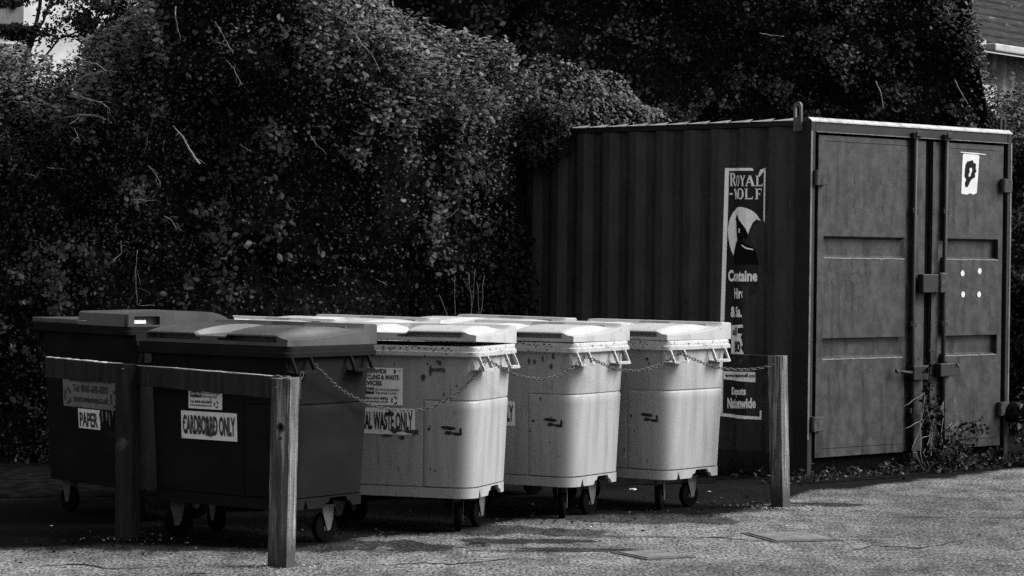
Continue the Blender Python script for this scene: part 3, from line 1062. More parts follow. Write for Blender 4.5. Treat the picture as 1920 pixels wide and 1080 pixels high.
fl = thing('timber_fence', 'low timber rail fence on two posts in front of the dark bins at left', 'fence', (-1.6, 14.2, 0))
off = Vector((1.6, -14.2, 0))
def shift(o, root):
    o.location = o.location - root.location
    return o
p = at(537, 1066, 13.5)
P1 = Vector((xat(537, 13.53, 1066), 13.53))
shift(wood_post(fl, P1.x, P1.y, R(20), .106, .957, (.012, .0)), fl)
P2 = Vector((xat(245, 14.84, 1015), 14.84))
shift(wood_post(fl, P2.x, P2.y, R(24), .10, .962, (-.01, 0), mat='wood_dark'), fl)
ax_ = Vector((-math.cos(R(20)), math.sin(R(20)), 0))
kn = at(523, 802, 13.53)
kz = kn.z
kc = Vector((P1.x, P1.y, 0)) + ax_ * .048 + Vector((0, 0, kz)) - Vector((math.sin(R(20)), math.cos(R(20)), 0)) * .0015 + Vector((.007, 0, 0))
for (rx, rz_, dz, mt_, dd) in ((.020, .026, 0, 'knot', .000), (.010, .014, .002, 'rubber_shade', .0012), (.008, .010, -.055, 'knot', 0)):
    mb = MB()
    mb.add([tuple(kc + ax_ * (rx * math.cos(6.2832 * i / 14) * random.uniform(.85, 1.1)) + Vector((0, -dd, dz + rz_ * math.sin(6.2832 * i / 14)))) for i in range(14)], [tuple(range(14))])
    shift(mb.build('knot', M[mt_], fl), fl)
ra, rb = Vector((-1.100, 13.675)), Vector((-2.72, 15.715))
ra2 = ra + (rb - ra).normalized() * .0
shift(rail_mesh(fl, ra2, rb, .951, .956, .112, .045, -1), fl)
# bare worn top at the far end; the rest is painted bright as sunlit
d_ = (rb - ra).normalized()
q0 = rb - d_ * .72
shift(rail_mesh(fl, ra + d_ * .01, q0, .9535, .9575, .003, .03, -1, 'wood_worn_lit', 'worn_lit_edge'), fl)
shift(rail_mesh(fl, q0 - Vector((0, 0)), rb - d_ * .004, .9565, .9635, .006, .04, -1, 'wood_worn_lit', 'worn_lit_edge'), fl)
for (u, v, y) in ((518, 727, 13.53), (230, 692, 14.83)):
    a = at(u, v, y)
    shift(MB().tube([a + Vector((0, .03, 0)), a + Vector((0, -.012, .002))], .005, 8).build('nail', M['twig'], fl), fl)
wire = MB().tube([at(505, 712, 13.56), at(511, 706, 13.50), at(522, 704, 13.50), at(533, 709, 13.52), at(543, 706, 13.60), at(520, 705, 13.72), at(505, 712, 13.56)], .004, 6)
shift(wire.build('wire_loop', M['zinc'], fl, smooth=True), fl)

fr = thing('timber_fence', 'leaning timber post carrying a rail beside the container, chain nailed to it', 'fence', (1.7, 17.1, 0))
P3 = Vector((xat(1468, 17.1, 952), 17.1))
shift(wood_post(fr, P3.x, P3.y, R(36), .092, .963, (-.03, .0)), fr)
cdir = Vector((-.695, .719))
nb = Vector((.719, .695))
rs = Vector((P3.x - .03, P3.y)) - nb * .012 + Vector((math.sin(R(36)), math.cos(R(36)))) * .012
shift(rail_mesh(fr, rs, rs + cdir * 2.5, .965, .955, .092, .035, -1), fr)
e2 = rs + cdir * 2.35 + nb * .04
shift(wood_post(fr, e2.x, e2.y, R(44), .095, .93, mat='wood_dark'), fr)

# ================================================================== chain through the bin handles
def smoothpts(P, n=12):
    out = []
    Q = [P[0]] + P + [P[-1]]
    for i in range(1, len(Q) - 2):
        p0, p1, p2, p3 = Q[i - 1], Q[i], Q[i + 1], Q[i + 2]
        for k in range(n):
            t = k / n
            out.append(.5 * ((2 * p1) + (p2 - p0) * t + (2 * p0 - 5 * p1 + 4 * p2 - p3) * t * t + (3 * p1 - p0 - 3 * p2 + p3) * t ** 3))
    out.append(P[-1])
    return out
def chain_links(mb, pts, pitch=.0265):
    pts = smoothpts(pts)
    L = [0]
    for a, b in zip(pts[:-1], pts[1:]):
        L.append(L[-1] + (b - a).length)
    n = int(L[-1] / pitch)
    for i in range(n):
        s = (i + .5) * pitch
        k = max(j for j in range(len(L)) if L[j] <= s)
        k = min(k, len(pts) - 2)
        t = (s - L[k]) / max(L[k + 1] - L[k], 1e-6)
        p = pts[k].lerp(pts[k + 1], t)
        d = (pts[k + 1] - pts[k]).normalized()
        sd = d.cross(Vector((0, 0, 1)))
        if sd.length < .1:
            sd = Vector((1, 0, 0))
        sd.normalize()
        u_ = d.cross(sd)
        a = (0.5 if i % 2 else 2.1) + random.uniform(-.2, .2)
        w_ = sd * math.cos(a) + u_ * math.sin(a)
        hl, hw = .0135, .0080
        loop = []
        for q in range(14):
            th_ = 2 * math.pi * q / 14
            cx = hw * math.cos(th_)
            cy = hw * math.sin(th_) + (hl - hw + .004 if math.sin(th_) > 0 else -(hl - hw + .004)) * 1.0
            loop.append(p + w_ * cx + d * cy)
        mb.tube(loop, .0025, 5, close=True)
def run(*pts):
    return [at(*q) for q in pts]
CH = MB()
chain_links(CH, run((590, 684, 14.40), (606, 700, 14.46), (640, 731, 14.62), (690, 757, 14.80), (742, 769, 14.97), (795, 767, 15.08), (848, 744, 15.17), (880, 716, 15.22), (906, 684, 15.25),
                    (911, 677, 15.27), (918, 677, 15.28), (930, 684, 15.36), (960, 700, 15.5), (1000, 710, 15.70), (1030, 709, 15.84), (1062, 697, 15.98), (1088, 677, 16.06),
                    (1096, 670, 16.08), (1106, 671, 16.08), (1125, 680, 16.16), (1160, 693, 16.3), (1200, 694, 16.45), (1235, 685, 16.58), (1262, 670, 16.66),
                    (1272, 664, 16.66), (1284, 665, 16.66), (1300, 673, 16.72), (1340, 688, 16.84), (1385, 693, 16.95), (1420, 691, 17.03), (1456, 684, 17.07)))
ch = CH.build('chain', M['chain'], None, smooth=True)
tag(ch, 'dark steel chain threaded through the bin handles and nailed to the right hand post', 'chain')
CH2 = MB()
chain_links(CH2, run((567, 699, 13.68), (563, 712, 13.67), (558, 728, 13.66), (557, 746, 13.66)))
tag(CH2.build('chain', M['chain'], None, smooth=True), 'short loose end of chain dangling behind the top of the near fence post', 'chain')

# ================================================================== shipping container
YAW = .8027
C0 = Vector((2.1328, 19.3392, 0))
con = thing('shipping_container', 'large dark corrugated shipping container with double doors', 'container', C0, math.pi / 2 - YAW)
CA, CB = Vector((-math.cos(YAW), math.sin(YAW), 0)), Vector((math.sin(YAW), math.cos(YAW), 0))
def plane_uv(u, v, along, other, off_=0.0):
    o = Vector((0, 0, EYE))
    d = at(u, v, 1.0) - o
    n_ = Vector((-along.y, along.x, 0))
    base = C0 + other * off_
    t = (base - o).dot(n_) / d.dot(n_)
    p = o + d * t
    return (p - base).dot(along), p.z
def door_uv(u, v): return plane_uv(u, v, CB, CA)
def side_uv(u, v): return plane_uv(u, v, CA, CB, .02)
W, H, LEN = 2.438, 2.591, 6.058
# side walls (corrugated), local x=0 near side, x=W far side
def corr(s, inner=.036):
    """depth inward of the corrugated wall at distance s from the door end"""
    t = (s - .33) % .28
    if t < .07:
        return 0.0
    if t < .14:
        return inner * (t - .07) / .07
    if t < .21:
        return inner
    return inner * (1 - (t - .21) / .07)
brk = []
s = .33 - .28
while s < LEN:
    brk += [s, s + .07, s + .14, s + .21]
    s += .28
brk = sorted(round(b, 4) for b in brk if .14 < b < LEN - .15)
def side_wall(x, sgn, name):
    ys = [.13] + brk + [LEN - .13]
    mb = MB()
    pts = []
    for z in (.165, 2.535):
        for y in ys:
            pts.append((x + sgn * (.008 + corr(y)), y, z))
    mb.grid(pts, len(ys), 2)
    return mb.build(name, M['paint'], con)
side_wall(0, 1, 'side_wall')
side_wall(W, -1, 'side_wall')
fb = MB()
for x in (0, W - .05):
    fb.box((x, .0, .0), (x + .05, .13, H - .012))
    fb.box((x, LEN - .13, 0), (x + .05, LEN, H - .012))
fb.box((.05, .035, .10), (.10, .12, 2.49)); fb.box((W - .10, .035, .10), (W - .05, .12, 2.49))
fb.box((.0, .13, .0), (.06, LEN - .13, .163)); fb.box((W - .06, .13, 0), (W, LEN - .13, .163))
fb.box((.004, .13, 2.537), (.06, LEN - .13, 2.575)); fb.box((W - .06, .13, 2.537), (W - .004, LEN - .13, 2.575))
fb.box((.05, .004, 2.497), (W - .05, .12, 2.578))
MB().box((.05, .050, .0), (W - .05, .12, .140)).build('door_sill', M['rubber_shade'], con)  # sill coloured black for the shade below the doors
fb.build('frame', M['paint_dark'], con, bevel=.004, seg=1)
# end wall at the back and roof
eb = MB()
xs_ = [.05 + i * (W - .1) / 16 for i in range(17)]
eb.grid([(x, LEN - .03 - (.04 if i % 2 else 0), z) for z in (.1, 2.5) for i, x in enumerate(xs_)], 17, 2)
eb.build('end_wall', M['paint'], con)
rb_ = MB()
ys = [.10 + .1045 * i for i in range(56)]
rb_.grid([(x, y, 2.578 + (.012 if (i // 1) % 2 else 0)) for x in (.02, W - .02) for i, y in enumerate(ys)], len(ys), 2)
rb_.build('roof', M['paint'], con)
fe = MB()
k = 0
while .13 + .209 * (k + 1) < LEN - .1:
    a, b = .16 + .209 * k, .16 + .209 * (k + 1) - .004
    fe.add([(-.004, a, 2.580), (-.004, b, 2.581), (.03, b, 2.586), (.03, a, 2.600), (-.004, a, 2.574), (-.004, b, 2.579)],
           [(0, 3, 2, 1), (0, 1, 5, 4)])
    k += 1
fe.build('roof_edge', M['flashing'], con)  # roof rib ends painted pale for the light they catch
hd = MB()
hd.add([(0, -.004, 2.577), (W, -.004, 2.577), (W, .03, 2.600), (0, .03, 2.600), (0, -.004, 2.568), (W, -.004, 2.568)], [(0, 1, 2, 3), (4, 5, 1, 0)])
hd.build('door_header_edge', M['flashing'], con)
ed = MB()
ed.box((-.002, -.003, .28), (.016, .0, 2.50))
ed.build('post_edge', M['paint_edge'], con)
ed = MB()
ed.box((W - .016, -.003, .25), (W + .001, .0, 2.50))
ed.build('post_edge', M['paint_edge'], con)
hd2 = MB().box((.06, -.002, 2.494), (W - .04, .004, 2.500))
hd2.build('header_lip', M['paint_edge'], con)

def door(x0, x1, name, m0, m1, g0=None, g1=None):
    root_ = MB()
    yb, yf = .060, .016
    z0, z1 = .146, 2.475
    root_.box((x0, yb, z0), (x1, yb + .03, z1))
    root_.box((x0, yf, z0), (x0 + m0, yb, z1))
    xa, xb = x0 + m0, x1 - m1
    if g1:
        root_.box((x1 - m1, yf, z0), (x1, yb, z1))
        xb = g1
    else:
        root_.box((x1 - m1, yf, z0), (x1, yb, z1))
    if g0:
        xa = g0
    for (za, zb, ch) in ((z0, .205, 0), (.209, .868, 1), (1.008, 1.602, 1), (1.748, 2.432, 0), (2.436, z1, 0)):
        if ch:
            root_.prism([(yf, za), (yb, za), (yb, zb + .006), (yf, zb - .014)], 0, xa, xb)
        else:
            root_.prism([(yf, za), (yb, za - (.02 if za > 1.7 and za < 1.8 else 0)), (yb, zb), (yf, zb)], 0, xa, xb)
    return root_.build(name, M['paint_door'], con)
dl = door(.106, 1.366, 'door', .066, .128, g1=1.135)
dr = door(1.458, 2.352, 'door', .075, .055, g0=1.625)
for q in (((1.366, .045, .14), (1.458, .075, 2.48)), ((.098, .03, .14), (.106, .08, 2.48)), ((2.352, .03, .14), (2.36, .08, 2.48))):
    MB().box(*q).build('gasket', M['rubber_shade'], con)
# ledges under the recesses, painted lighter as if catching the light
lg = MB()
for (xa, xb, z) in ((.175, 1.12, 1.590), (.175, 1.12, .856), (1.63, 2.29, 1.590), (1.63, 2.29, .856)):
    K = 26
    top = [(xa + (xb - xa) * i / K, .0145, z + random.uniform(.0, .004)) for i in range(K + 1)]
    bot = [(xa + (xb - xa) * i / K, .0130, z - random.uniform(.003, .008)) for i in range(K + 1)]
    lg.grid(bot + top, K + 1, 2)
    lg.build('lit_ledge', M['paint_edge'], con)
    lg = MB()
# lock rods with keepers and handles
for (xr, nm) in ((1.205, 'l'), (1.585, 'r')):
    rd = MB().tube([(xr, -.012, .10), (xr - .012, -.012, 1.2), (xr, -.012, 2.53)], .017, 12)
    ro = rd.build('lock_rod', M['paint_dark'], con, smooth=True)
    for z in (2.515, .115):
        kb = MB().box((xr - .045, -.032, z - .03), (xr + .05, .004, z + .018))
        kb.box((xr - .03, -.045, z - .012), (xr + .03, -.032, z + .03))
        kb.build('cam_keeper', M['paint_dark'], ro, bevel=.004, seg=1)
    for z in (.45, 1.1, 1.95):
        MB().box((xr - .035, -.022, z - .02), (xr + .035, .016, z + .02)).build('rod_bracket', M['paint_dark'], ro, bevel=.004, seg=1)
hx0, hz0 = door_uv(1673, 704)
hd_ = MB().tube([(1.205, -.03, .74), (1.10, -.034, .742), (hx0, -.036, .755)], .013, 8)
h1 = hd_.build('handle', M['paint_dark'], con, smooth=True)
MB().tube([(hx0 - .018, -.05, .768), (hx0 + .018, -.05, .74)], .010, 8).build('latch', M['zinc'], h1, smooth=True)
hx1, hz1 = door_uv(1785, 698)
h2 = MB().tube([(1.585, -.03, .80), (1.62, -.034, .79), (hx1, -.036, .79)], .013, 8).build('handle', M['paint_dark'], con, smooth=True)
MB().tube([(hx1 - .018, -.05, .80), (hx1 + .020, -.05, .772)], .010, 8).build('latch', M['zinc'], h2, smooth=True)
MB().box((1.17, -.05, .68), (1.36, .016, .79)).build('handle_bracket', M['paint_dark'], con, bevel=.006, seg=1)
MB().box((1.50, -.05, .70), (1.70, .016, .80)).build('handle_bracket', M['paint_dark'], con, bevel=.006, seg=1)
lk = MB().box((1.255, -.06, 1.335), (1.45, .0, 1.475)).build('lock_box', M['paint_dark'], con, bevel=.006, seg=1)
MB().box((1.452, -.075, 1.335), (1.535, .0, 1.487)).build('lock_cover', M['hinge'], con, bevel=.006, seg=1)
for (x, z) in ((.11, 2.165), (.11, .39), (W - .06, 2.165), (W - .06, .43)):
    hg = MB().box((x - .065, -.016, z - .052), (x + .055, .02, z + .052))
    hg.tube([(x - .06, -.012, z - .055), (x - .06, -.012, z + .055)], .022, 10)
    hg.build('hinge', M['hinge'], con, bevel=.003, seg=1)
# lifting lugs
lg_ = MB()
def lug(mb, cx, cy, ax):
    out, inn = [], []
    for k in range(13):
        a = math.pi * k / 12
        out.append((.036 * math.cos(a), .115 + .036 * math.sin(a)))
        inn.append((.017 * math.cos(a), .105 + .017 * math.sin(a)))
    outline = [(.036, -.05)] + out + [(-.036, -.05)]
    hole = inn + [(-.017, .04), (.017, .04)]
    # plate as strips between outer arch and hole
    th_ = .009
    vs = []
    O = [(.036, .04)] + out + [(-.036, .04)]
    I = [(.017, .04)] + inn + [(-.017, .04)]
    for dd in (-th_, th_):
        for q in O + I:
            vs.append((cx + (q[0] if ax == 0 else dd), cy + (dd if ax == 0 else q[0]), H - .03 + q[1]))
    n = len(O)
    fs = []
    for i in range(n - 1):
        fs.append((i, i + 1, n + i + 1, n + i))
        fs.append((2 * n + i, 3 * n + i, 3 * n + i + 1, 2 * n + i + 1))
        fs.append((i, 2 * n + i, 2 * n + i + 1, i + 1))
        fs.append((n + i, n + i + 1, 3 * n + i + 1, 3 * n + i))
    mb.add(vs, fs)
    if ax == 0:
        mb.box((cx - .036, cy - th_, H - .09), (cx + .036, cy + th_, H + .01))
    else:
        mb.box((cx - th_, cy - .036, H - .09), (cx + th_, cy + .036, H + .01))
lug(lg_, -.012, .115, 1)
lg_.build('lifting_lug', M['paint_edge'], con)
lg_ = MB()
lug(lg_, W - .06, .05, 0)
lg_.build('lifting_lug', M['paint_dark'], con)

# ---- decals on the doors
def dfn(d):
    return lambda x, z: Vector((x, .016 - d, z))
def dq(zx, zy):   # pixel of the photo -> door plane
    return door_uv(zx, zy)
sg = Flat().poly([dq(1811, 287), dq(1836, 288), dq(1839, 293), dq(1834, 362), dq(1827, 365), dq(1822, 362), dq(1816, 365), dq(1805, 363), dq(1808, 290)]).build('sign', M['sign_white'], con, dfn(.003))
Z6 = lambda a, b: dq(a / 2.843 + 1480, b / 2.843 + 180)
outl = [(955, 350), (970, 345), (985, 342), (990, 356), (1003, 362), (1000, 385), (1005, 400), (996, 415), (998, 432), (985, 440), (975, 448), (966, 468), (957, 486), (944, 484), (943, 462), (950, 446), (941, 428), (943, 395), (946, 366)]
Flat().poly([Z6(*q) for q in outl]).build('figure', M['black_vinyl'], sg, dfn(.0045))
fw_ = Flat()
fw_.poly([Z6(*q) for q in ((966, 385), (978, 382), (981, 400), (974, 412), (972, 425), (962, 432), (963, 415), (968, 404))])
fw_.build('figure_gap', M['sign_white'], sg, dfn(.006))
ln = Flat().poly([dq(1803, 284.5), dq(1835, 287), dq(1851, 289.5), dq(1848, 290.5), dq(1835, 289), dq(1803, 286)])
ln.build('sign_edge', M['sign_white'], con, dfn(.008))
for (u, v, r_) in ((1807.5, 512.5, 5.6), (1839.5, 508.5, 5.2), (1808.5, 552, 5.6), (1838.5, 552, 5.6)):
    x_, z_ = dq(u, v)
    Flat().disc(x_, z_, .024, .023, 18).build('spot', M['sign_white'], con, dfn(.003))
f = Flat()
for (u, v, a, b) in ((1608, 337, 3.5, 7), (1659, 341, 5, 6), (1636, 337, 4, 3), (1609, 387, 4, 11), (1662, 389, 4, 9), (1563, 498, 4, 9), (1604, 493, 4, 8), (1567, 528, 4, 6), (1602, 523, 5, 7)):
    x_, z_ = dq(u, v)
    f.disc(x_, z_, a / 154, b / 255, 14, .3)
flat_each(f.polys(), 'glue_residue', material('sticker_residue', .007, .010, (30, 30, 30), .8), con, dfn(.002))
f = Flat()
for k in range(6):
    u, v = 1608 + k * 5.0, 517 + 10 * math.sin(k * 1.9)
    x_, z_ = dq(u, v)
    f.ring(x_, z_, .022, .03, k * 1.3, k * 1.3 + 3, .004, 7)
f.build('faint_scratches', material('faint_scrawl', .006, rough=.8), con, dfn(.0022))

# ---- decal on the corrugated side
def sfn(d):
    return lambda s_, z: Vector((.008 + corr(s_) - d, s_, z))
cuts = [b for b in brk if b < 1.0]
S = side_uv
def Z5(a, b):
    return S(a / 2 + 1320, b / 2 + 280)
def spoly(pts): return [Z5(*q) for q in pts]
dec = Flat().poly(spoly([(76, 70), (228, 70), (222, 262), (205, 262), (182, 285), (172, 330), (186, 375), (196, 432), (192, 500), (186, 540), (150, 560), (146, 640), (150, 700), (150, 776), (160, 1000), (208, 1010), (66, 1000), (68, 640)])).build('decal', M['field_vinyl'], con, sfn(.0015), cuts)
f = Flat()
f.poly(spoly([(76, 70), (180, 70), (184, 80), (86, 81)]))
f.poly(spoly([(204, 76), (228, 69), (227, 80), (216, 82), (210, 92), (200, 104), (196, 98)]))
f.poly(spoly([(76, 70), (87, 81), (72, 645), (62, 640)]))
f.poly(spoly([(218, 78), (228, 70), (223, 275), (216, 266)]))
f.poly(spoly([(62, 640), (72, 640), (66, 1000), (56, 990)]))
f.poly(spoly([(56, 990), (66, 990), (208, 1004), (208, 1015), (120, 1008), (56, 1000)]))
f.poly(spoly([(202, 980), (209, 980), (209, 1008), (202, 1006)]))
f.build('border', M['white_vinyl'], dec, sfn(.0035), cuts)
# serif lettering built from strokes: (letter, px box)
def serif(f, ch, x0, y0, x1, y1, fat=1.0):
    """y0 top, y1 bottom in Z5 pixels"""
    w_, h_ = x1 - x0, y1 - y0
    def P(a, b): return Z5(x0 + a * w_, y0 + b * h_)
    def bar(a0, b0, a1, b1, t, horiz=False):
        # parallelogram stroke of horizontal thickness t (fraction of w)
        if horiz:
            f.poly([P(a0, b0 - t / 2), P(a1, b1 - t / 2), P(a1, b1 + t / 2), P(a0, b0 + t / 2)])
        else:
            f.poly([P(a0 - t / 2, b0), P(a0 + t / 2, b0), P(a1 + t / 2, b1), P(a1 - t / 2, b1)])
    def arc(cx, cy, rx, ry, a0, a1, t, n=12):
        for k in range(n):
            q0, q1 = a0 + (a1 - a0) * k / n, a0 + (a1 - a0) * (k + 1) / n
            def tt(q): return t * (.45 + .55 * abs(math.cos(q)))
            f.poly([P(cx + (rx + 0) * math.cos(q0), cy - ry * math.sin(q0)), P(cx + rx * math.cos(q1), cy - ry * math.sin(q1)),
                    P(cx + (rx - tt(q1)) * math.cos(q1), cy - (ry - .10) * math.sin(q1)), P(cx + (rx - tt(q0)) * math.cos(q0), cy - (ry - .10) * math.sin(q0))])
    T = .24 * fat
    if ch in 'RLF':
        bar(.22, 0, .22, 1, T)
        bar(.0, .97, .45, .97, .07, True)
        bar(.0, .03, .40, .03, .07, True)
    if ch == 'R':
        arc(.45, .27, .40, .27, -1.57, 1.57, T)
        bar(.2, .04, .5, .04, .09, True); bar(.2, .50, .5, .50, .09, True)
        bar(.48, .5, .88, 1, T); bar(.75, .97, 1.05, .97, .07, True)
    if ch == 'L':
        bar(.2, .95, .95, .95, .10, True); f.poly([P(.95, .70), P(.95, 1), P(.75, 1)])
    if ch == 'F':
        bar(.2, .04, .95, .04, .10, True); f.poly([P(.95, .0), P(.95, .30), P(.78, .0)]); bar(.3, .50, .70, .50, .09, True)
        bar(.68, .38, .68, .62, .08)
    if ch == 'O':
        arc(.5, .5, .5, .52, 0, 6.2832, T * 1.1, 22)
    if ch == 'Y':
        bar(.15, 0, .52, .55, T); bar(.88, 0, .52, .55, T * .6); bar(.5, .5, .5, 1, T)
        bar(-.02, .03, .35, .03, .07, True); bar(.70, .03, 1.02, .03, .07, True); bar(.3, .97, .7, .97, .07, True)
    if ch == 'A':
        bar(.5, 0, .12, 1, T * .5); bar(.5, 0, .85, 1, T * 1.1); bar(.25, .65, .75, .65, .08, True)
        bar(-.03, .97, .30, .97, .07, True); bar(.65, .97, 1.05, .97, .07, True)
    if ch == 'W':
        bar(.08, 0, .30, 1, T * .7); bar(.50, .1, .30, 1, T * .4); bar(.50, .1, .72, 1, T * .7); bar(.92, 0, .72, 1, T * .4)
        bar(-.05, .03, .22, .03, .07, True); bar(.80, .03, 1.05, .03, .07, True)
f = Flat()
serif(f, 'R', 90, 88, 114, 138)
serif(f, 'O', 116, 98, 137, 138)
serif(f, 'Y', 139, 98, 160, 138)
serif(f, 'A', 160, 98, 186, 138)
serif(f, 'L', 188, 98, 214, 138)
f.poly(spoly([(89, 164), (100, 164), (100, 170), (89, 170)]))
serif(f, 'W', 107, 147, 133, 187, 1.15)
serif(f, 'O', 128, 147, 154, 187)
serif(f, 'L', 158, 147, 182, 187)
serif(f, 'F', 187, 147, 210, 187)
f.build('lettering', M['white_vinyl'], dec, sfn(.0035), cuts)
f = Flat()
def stext(body, a0, b0, a1, b1, bold=.03, tgt=None):
    vs, fs = text2d(body, bold)
    t_ = tgt or f
    n = len(t_.v)
    t_.v += [Z5(a0 + x * (a1 - a0), b1 + y * (b0 - b1)) for x, y in vs]
    t_.f += [tuple(i + n for i in q) for q in fs]
stext('Containe', 84, 452, 193, 496, .04)
f.build('lettering', M['white_vinyl'], dec, sfn(.0035), cuts)
f = Flat()
stext('Hire', 108, 520, 158, 560, .04)
f.build('lettering', M['white_vinyl'], dec, sfn(.0035), cuts)
f = Flat()
stext('& Sa.', 93, 588, 147, 630, .04)
f.build('lettering', M['white_vinyl'], dec, sfn(.0035), cuts)
f = Flat()
stext('Depots', 97, 892, 160, 930, .04)
f.build('lettering', M['white_vinyl'], dec, sfn(.0035), cuts)
f = Flat()
stext('Nationwide', 81, 932, 187, 972, .04)
f.build('lettering', M['white_vinyl'], dec, sfn(.0035), cuts)
# torn strip hiding the end of the word Hire, same paint as the wall
Flat().poly(spoly([(146, 512), (170, 512), (172, 575), (140, 575), (150, 552), (147, 540), (152, 530)])).build('torn_patch', M['paint'], dec, sfn(.005), cuts)
f = Flat()
f.poly(spoly([(96, 660), (150, 657), (152, 668), (132, 670), (130, 690), (148, 692), (142, 705), (146, 712), (150, 735), (142, 742), (152, 762), (158, 772), (95, 772)]))
f.build('white_panel', M['white_vinyl'], dec, sfn(.0035), cuts)
f = Flat()
f.poly(spoly([(70, 832), (185, 836), (186, 874), (66, 862)]))
f.build('white_panel', M['white_vinyl'], dec, sfn(.0035), cuts)
f = Flat()
stext('all', 100, 668, 126, 698, .03)
f.build('lettering', M['ink'], dec, sfn(.0050), cuts)
f = Flat()
stext('80', 112, 718, 142, 762, .05)
f.build('lettering', M['ink'], dec, sfn(.0050), cuts)
f = Flat()
stext('www.royalwolf.co', 72, 840, 184, 860, .04)
f.build('lettering', M['ink'], dec, sfn(.0050), cuts)
# emblem: a pale disc with a howling animal on a rock, right part torn away
f = Flat()
arcp = [(135 + 52 * math.cos(a), 310 + 95 * math.sin(a)) for a in [math.pi * (1.5 + .0) + .62 - .12 * k for k in range(0, 33)]]
f.poly(spoly([(206, 268), (190, 262), (180, 275), (172, 300), (165, 332), (135, 345), (108, 372), (104, 398), (95, 380), (88, 352), (84, 325), (83, 300), (86, 276), (92, 256), (101, 238), (112, 225), (124, 218), (136, 216), (150, 217), (165, 221), (180, 231), (193, 247)]))
f.build('emblem_disc', M['white_vinyl'], dec, sfn(.0035), cuts)
f = Flat()
f.poly(spoly([(122, 243), (128, 250), (135, 262), (148, 280), (162, 298), (168, 318), (166, 332), (150, 338), (148, 350), (170, 360), (186, 376), (197, 432), (106, 432), (108, 378), (118, 352), (126, 340), (121, 318), (120, 296), (118, 268), (112, 262), (118, 256)]))
f.build('emblem_animal', M['black_vinyl'], dec, sfn(.0050), cuts)
f = Flat()
f.poly(spoly([(136, 296), (140, 298), (140, 314), (135, 312)]))
f.poly(spoly([(144, 357), (152, 360), (164, 368), (182, 374), (182, 378), (162, 373), (150, 364)]))
f.build('emblem_line', M['white_vinyl'], dec, sfn(.0062), cuts)
f = Flat()
f.stroke([side_uv(1478, 387), side_uv(1480, 372)], .006)
f.build('scratch', M['paint_edge'], con, sfn(.003))

# ================================================================== vegetation
hedge = thing('hedge', 'tall tangled ivy hedge with upper leaves toned light as if lit, behind the bins and left of the container', 'hedge')
TX = [-7, -3.5, -3.2, -2.9, -2.65, -2.35, -1.7, -1.35, -1.0, -.6, -.2, .15]
TZ = [2.84, 2.84, 2.94, 3.08, 3.5, 3.9, 3.85, 3.42, 3.22, 3.05, 2.94, 2.82]
FX = [-7, -2, -1, -.3, .15]
FY = [19.7, 19.9, 20.3, 20.85, 21.25]
curtain('hedge', hedge, -7, .0, lambda x: np.interp(x, FX, FY), lambda x: np.interp(x, TX, TZ), 90000, (.026, .066), depth=1.5, clump=.56, seed=1, toprise=.30, top_light=.28, fine=110000)
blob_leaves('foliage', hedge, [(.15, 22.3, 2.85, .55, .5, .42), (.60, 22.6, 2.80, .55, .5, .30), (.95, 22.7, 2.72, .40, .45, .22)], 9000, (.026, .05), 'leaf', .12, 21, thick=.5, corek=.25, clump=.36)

blob_leaves('foliage', hedge, [(-.02, 21.30, 1.5, .20, .22, 1.0), (.12, 21.15, 2.50, .26, .22, .30), (-.05, 21.1, .6, .22, .25, .6), (.30, 21.0, 2.66, .22, .18, .14)], 9000, (.026, .05), 'leaf_dark', .02, 25, thick=.7, corek=.32, clump=.36)

tree1 = thing('tree', 'dark broad tree crown behind the hedge at top centre', 'tree', (-.2, 25.6, 0))
def rel(o, root):
    o.location = -root.location
    return o
def with_root(root, fn_, *a, **k):
    before = set(bpy.data.objects)
    fn_(*a, **k)
    for o in set(bpy.data.objects) - before:
        if o.parent == root:
            o.location = o.location - root.location
with_root(tree1, blob_leaves, 'crown', tree1, [(-.3, 25.4, 4.1, 1.7, 1.0, 1.5), (.9, 25.6, 4.3, 1.4, 1.0, 1.5), (-1.6, 25.7, 4.4, 1.3, 1.0, 1.3), (.2, 25.0, 3.2, 1.0, .8, .8)], 26000, (.04, .07), 'leaf_dark', .0, 31, clump=.46)
with_root(tree1, branch, tree1, [(-.2, 25.6, -.05), (-.25, 25.6, 1.4), (-.1, 25.6, 2.8), (-.2, 25.6, 4.4)], .16, .06, 'bark', 'trunk')

tree2 = thing('tree', 'dense leafy tree thicket rising directly behind the container roof', 'tree')
T2X = [.0, 4.0, 4.15, 4.28, 4.4, 4.55, 4.8, 7]
T2Z = [5.0, 4.9, 4.2, 3.5, 3.05, 2.88, 2.98, 3.0]
curtain('tree', tree2, .1, 7, lambda x: 24.6, lambda x: np.interp(x, T2X, T2Z), 70000, (.035, .06), depth=1.6, clump=.47, seed=41, over=.2, topw=.2, top_light=.1, tone0=.0, fine=60000)
for (x, y) in ((1.2, 25.3), (3.0, 25.4)):
    branch(tree2, [(x, y, -.05), (x + .1, y, 1.5), (x - .1, y, 3.2), (x, y, 4.6)], .14, .06, 'bark', 'trunk')

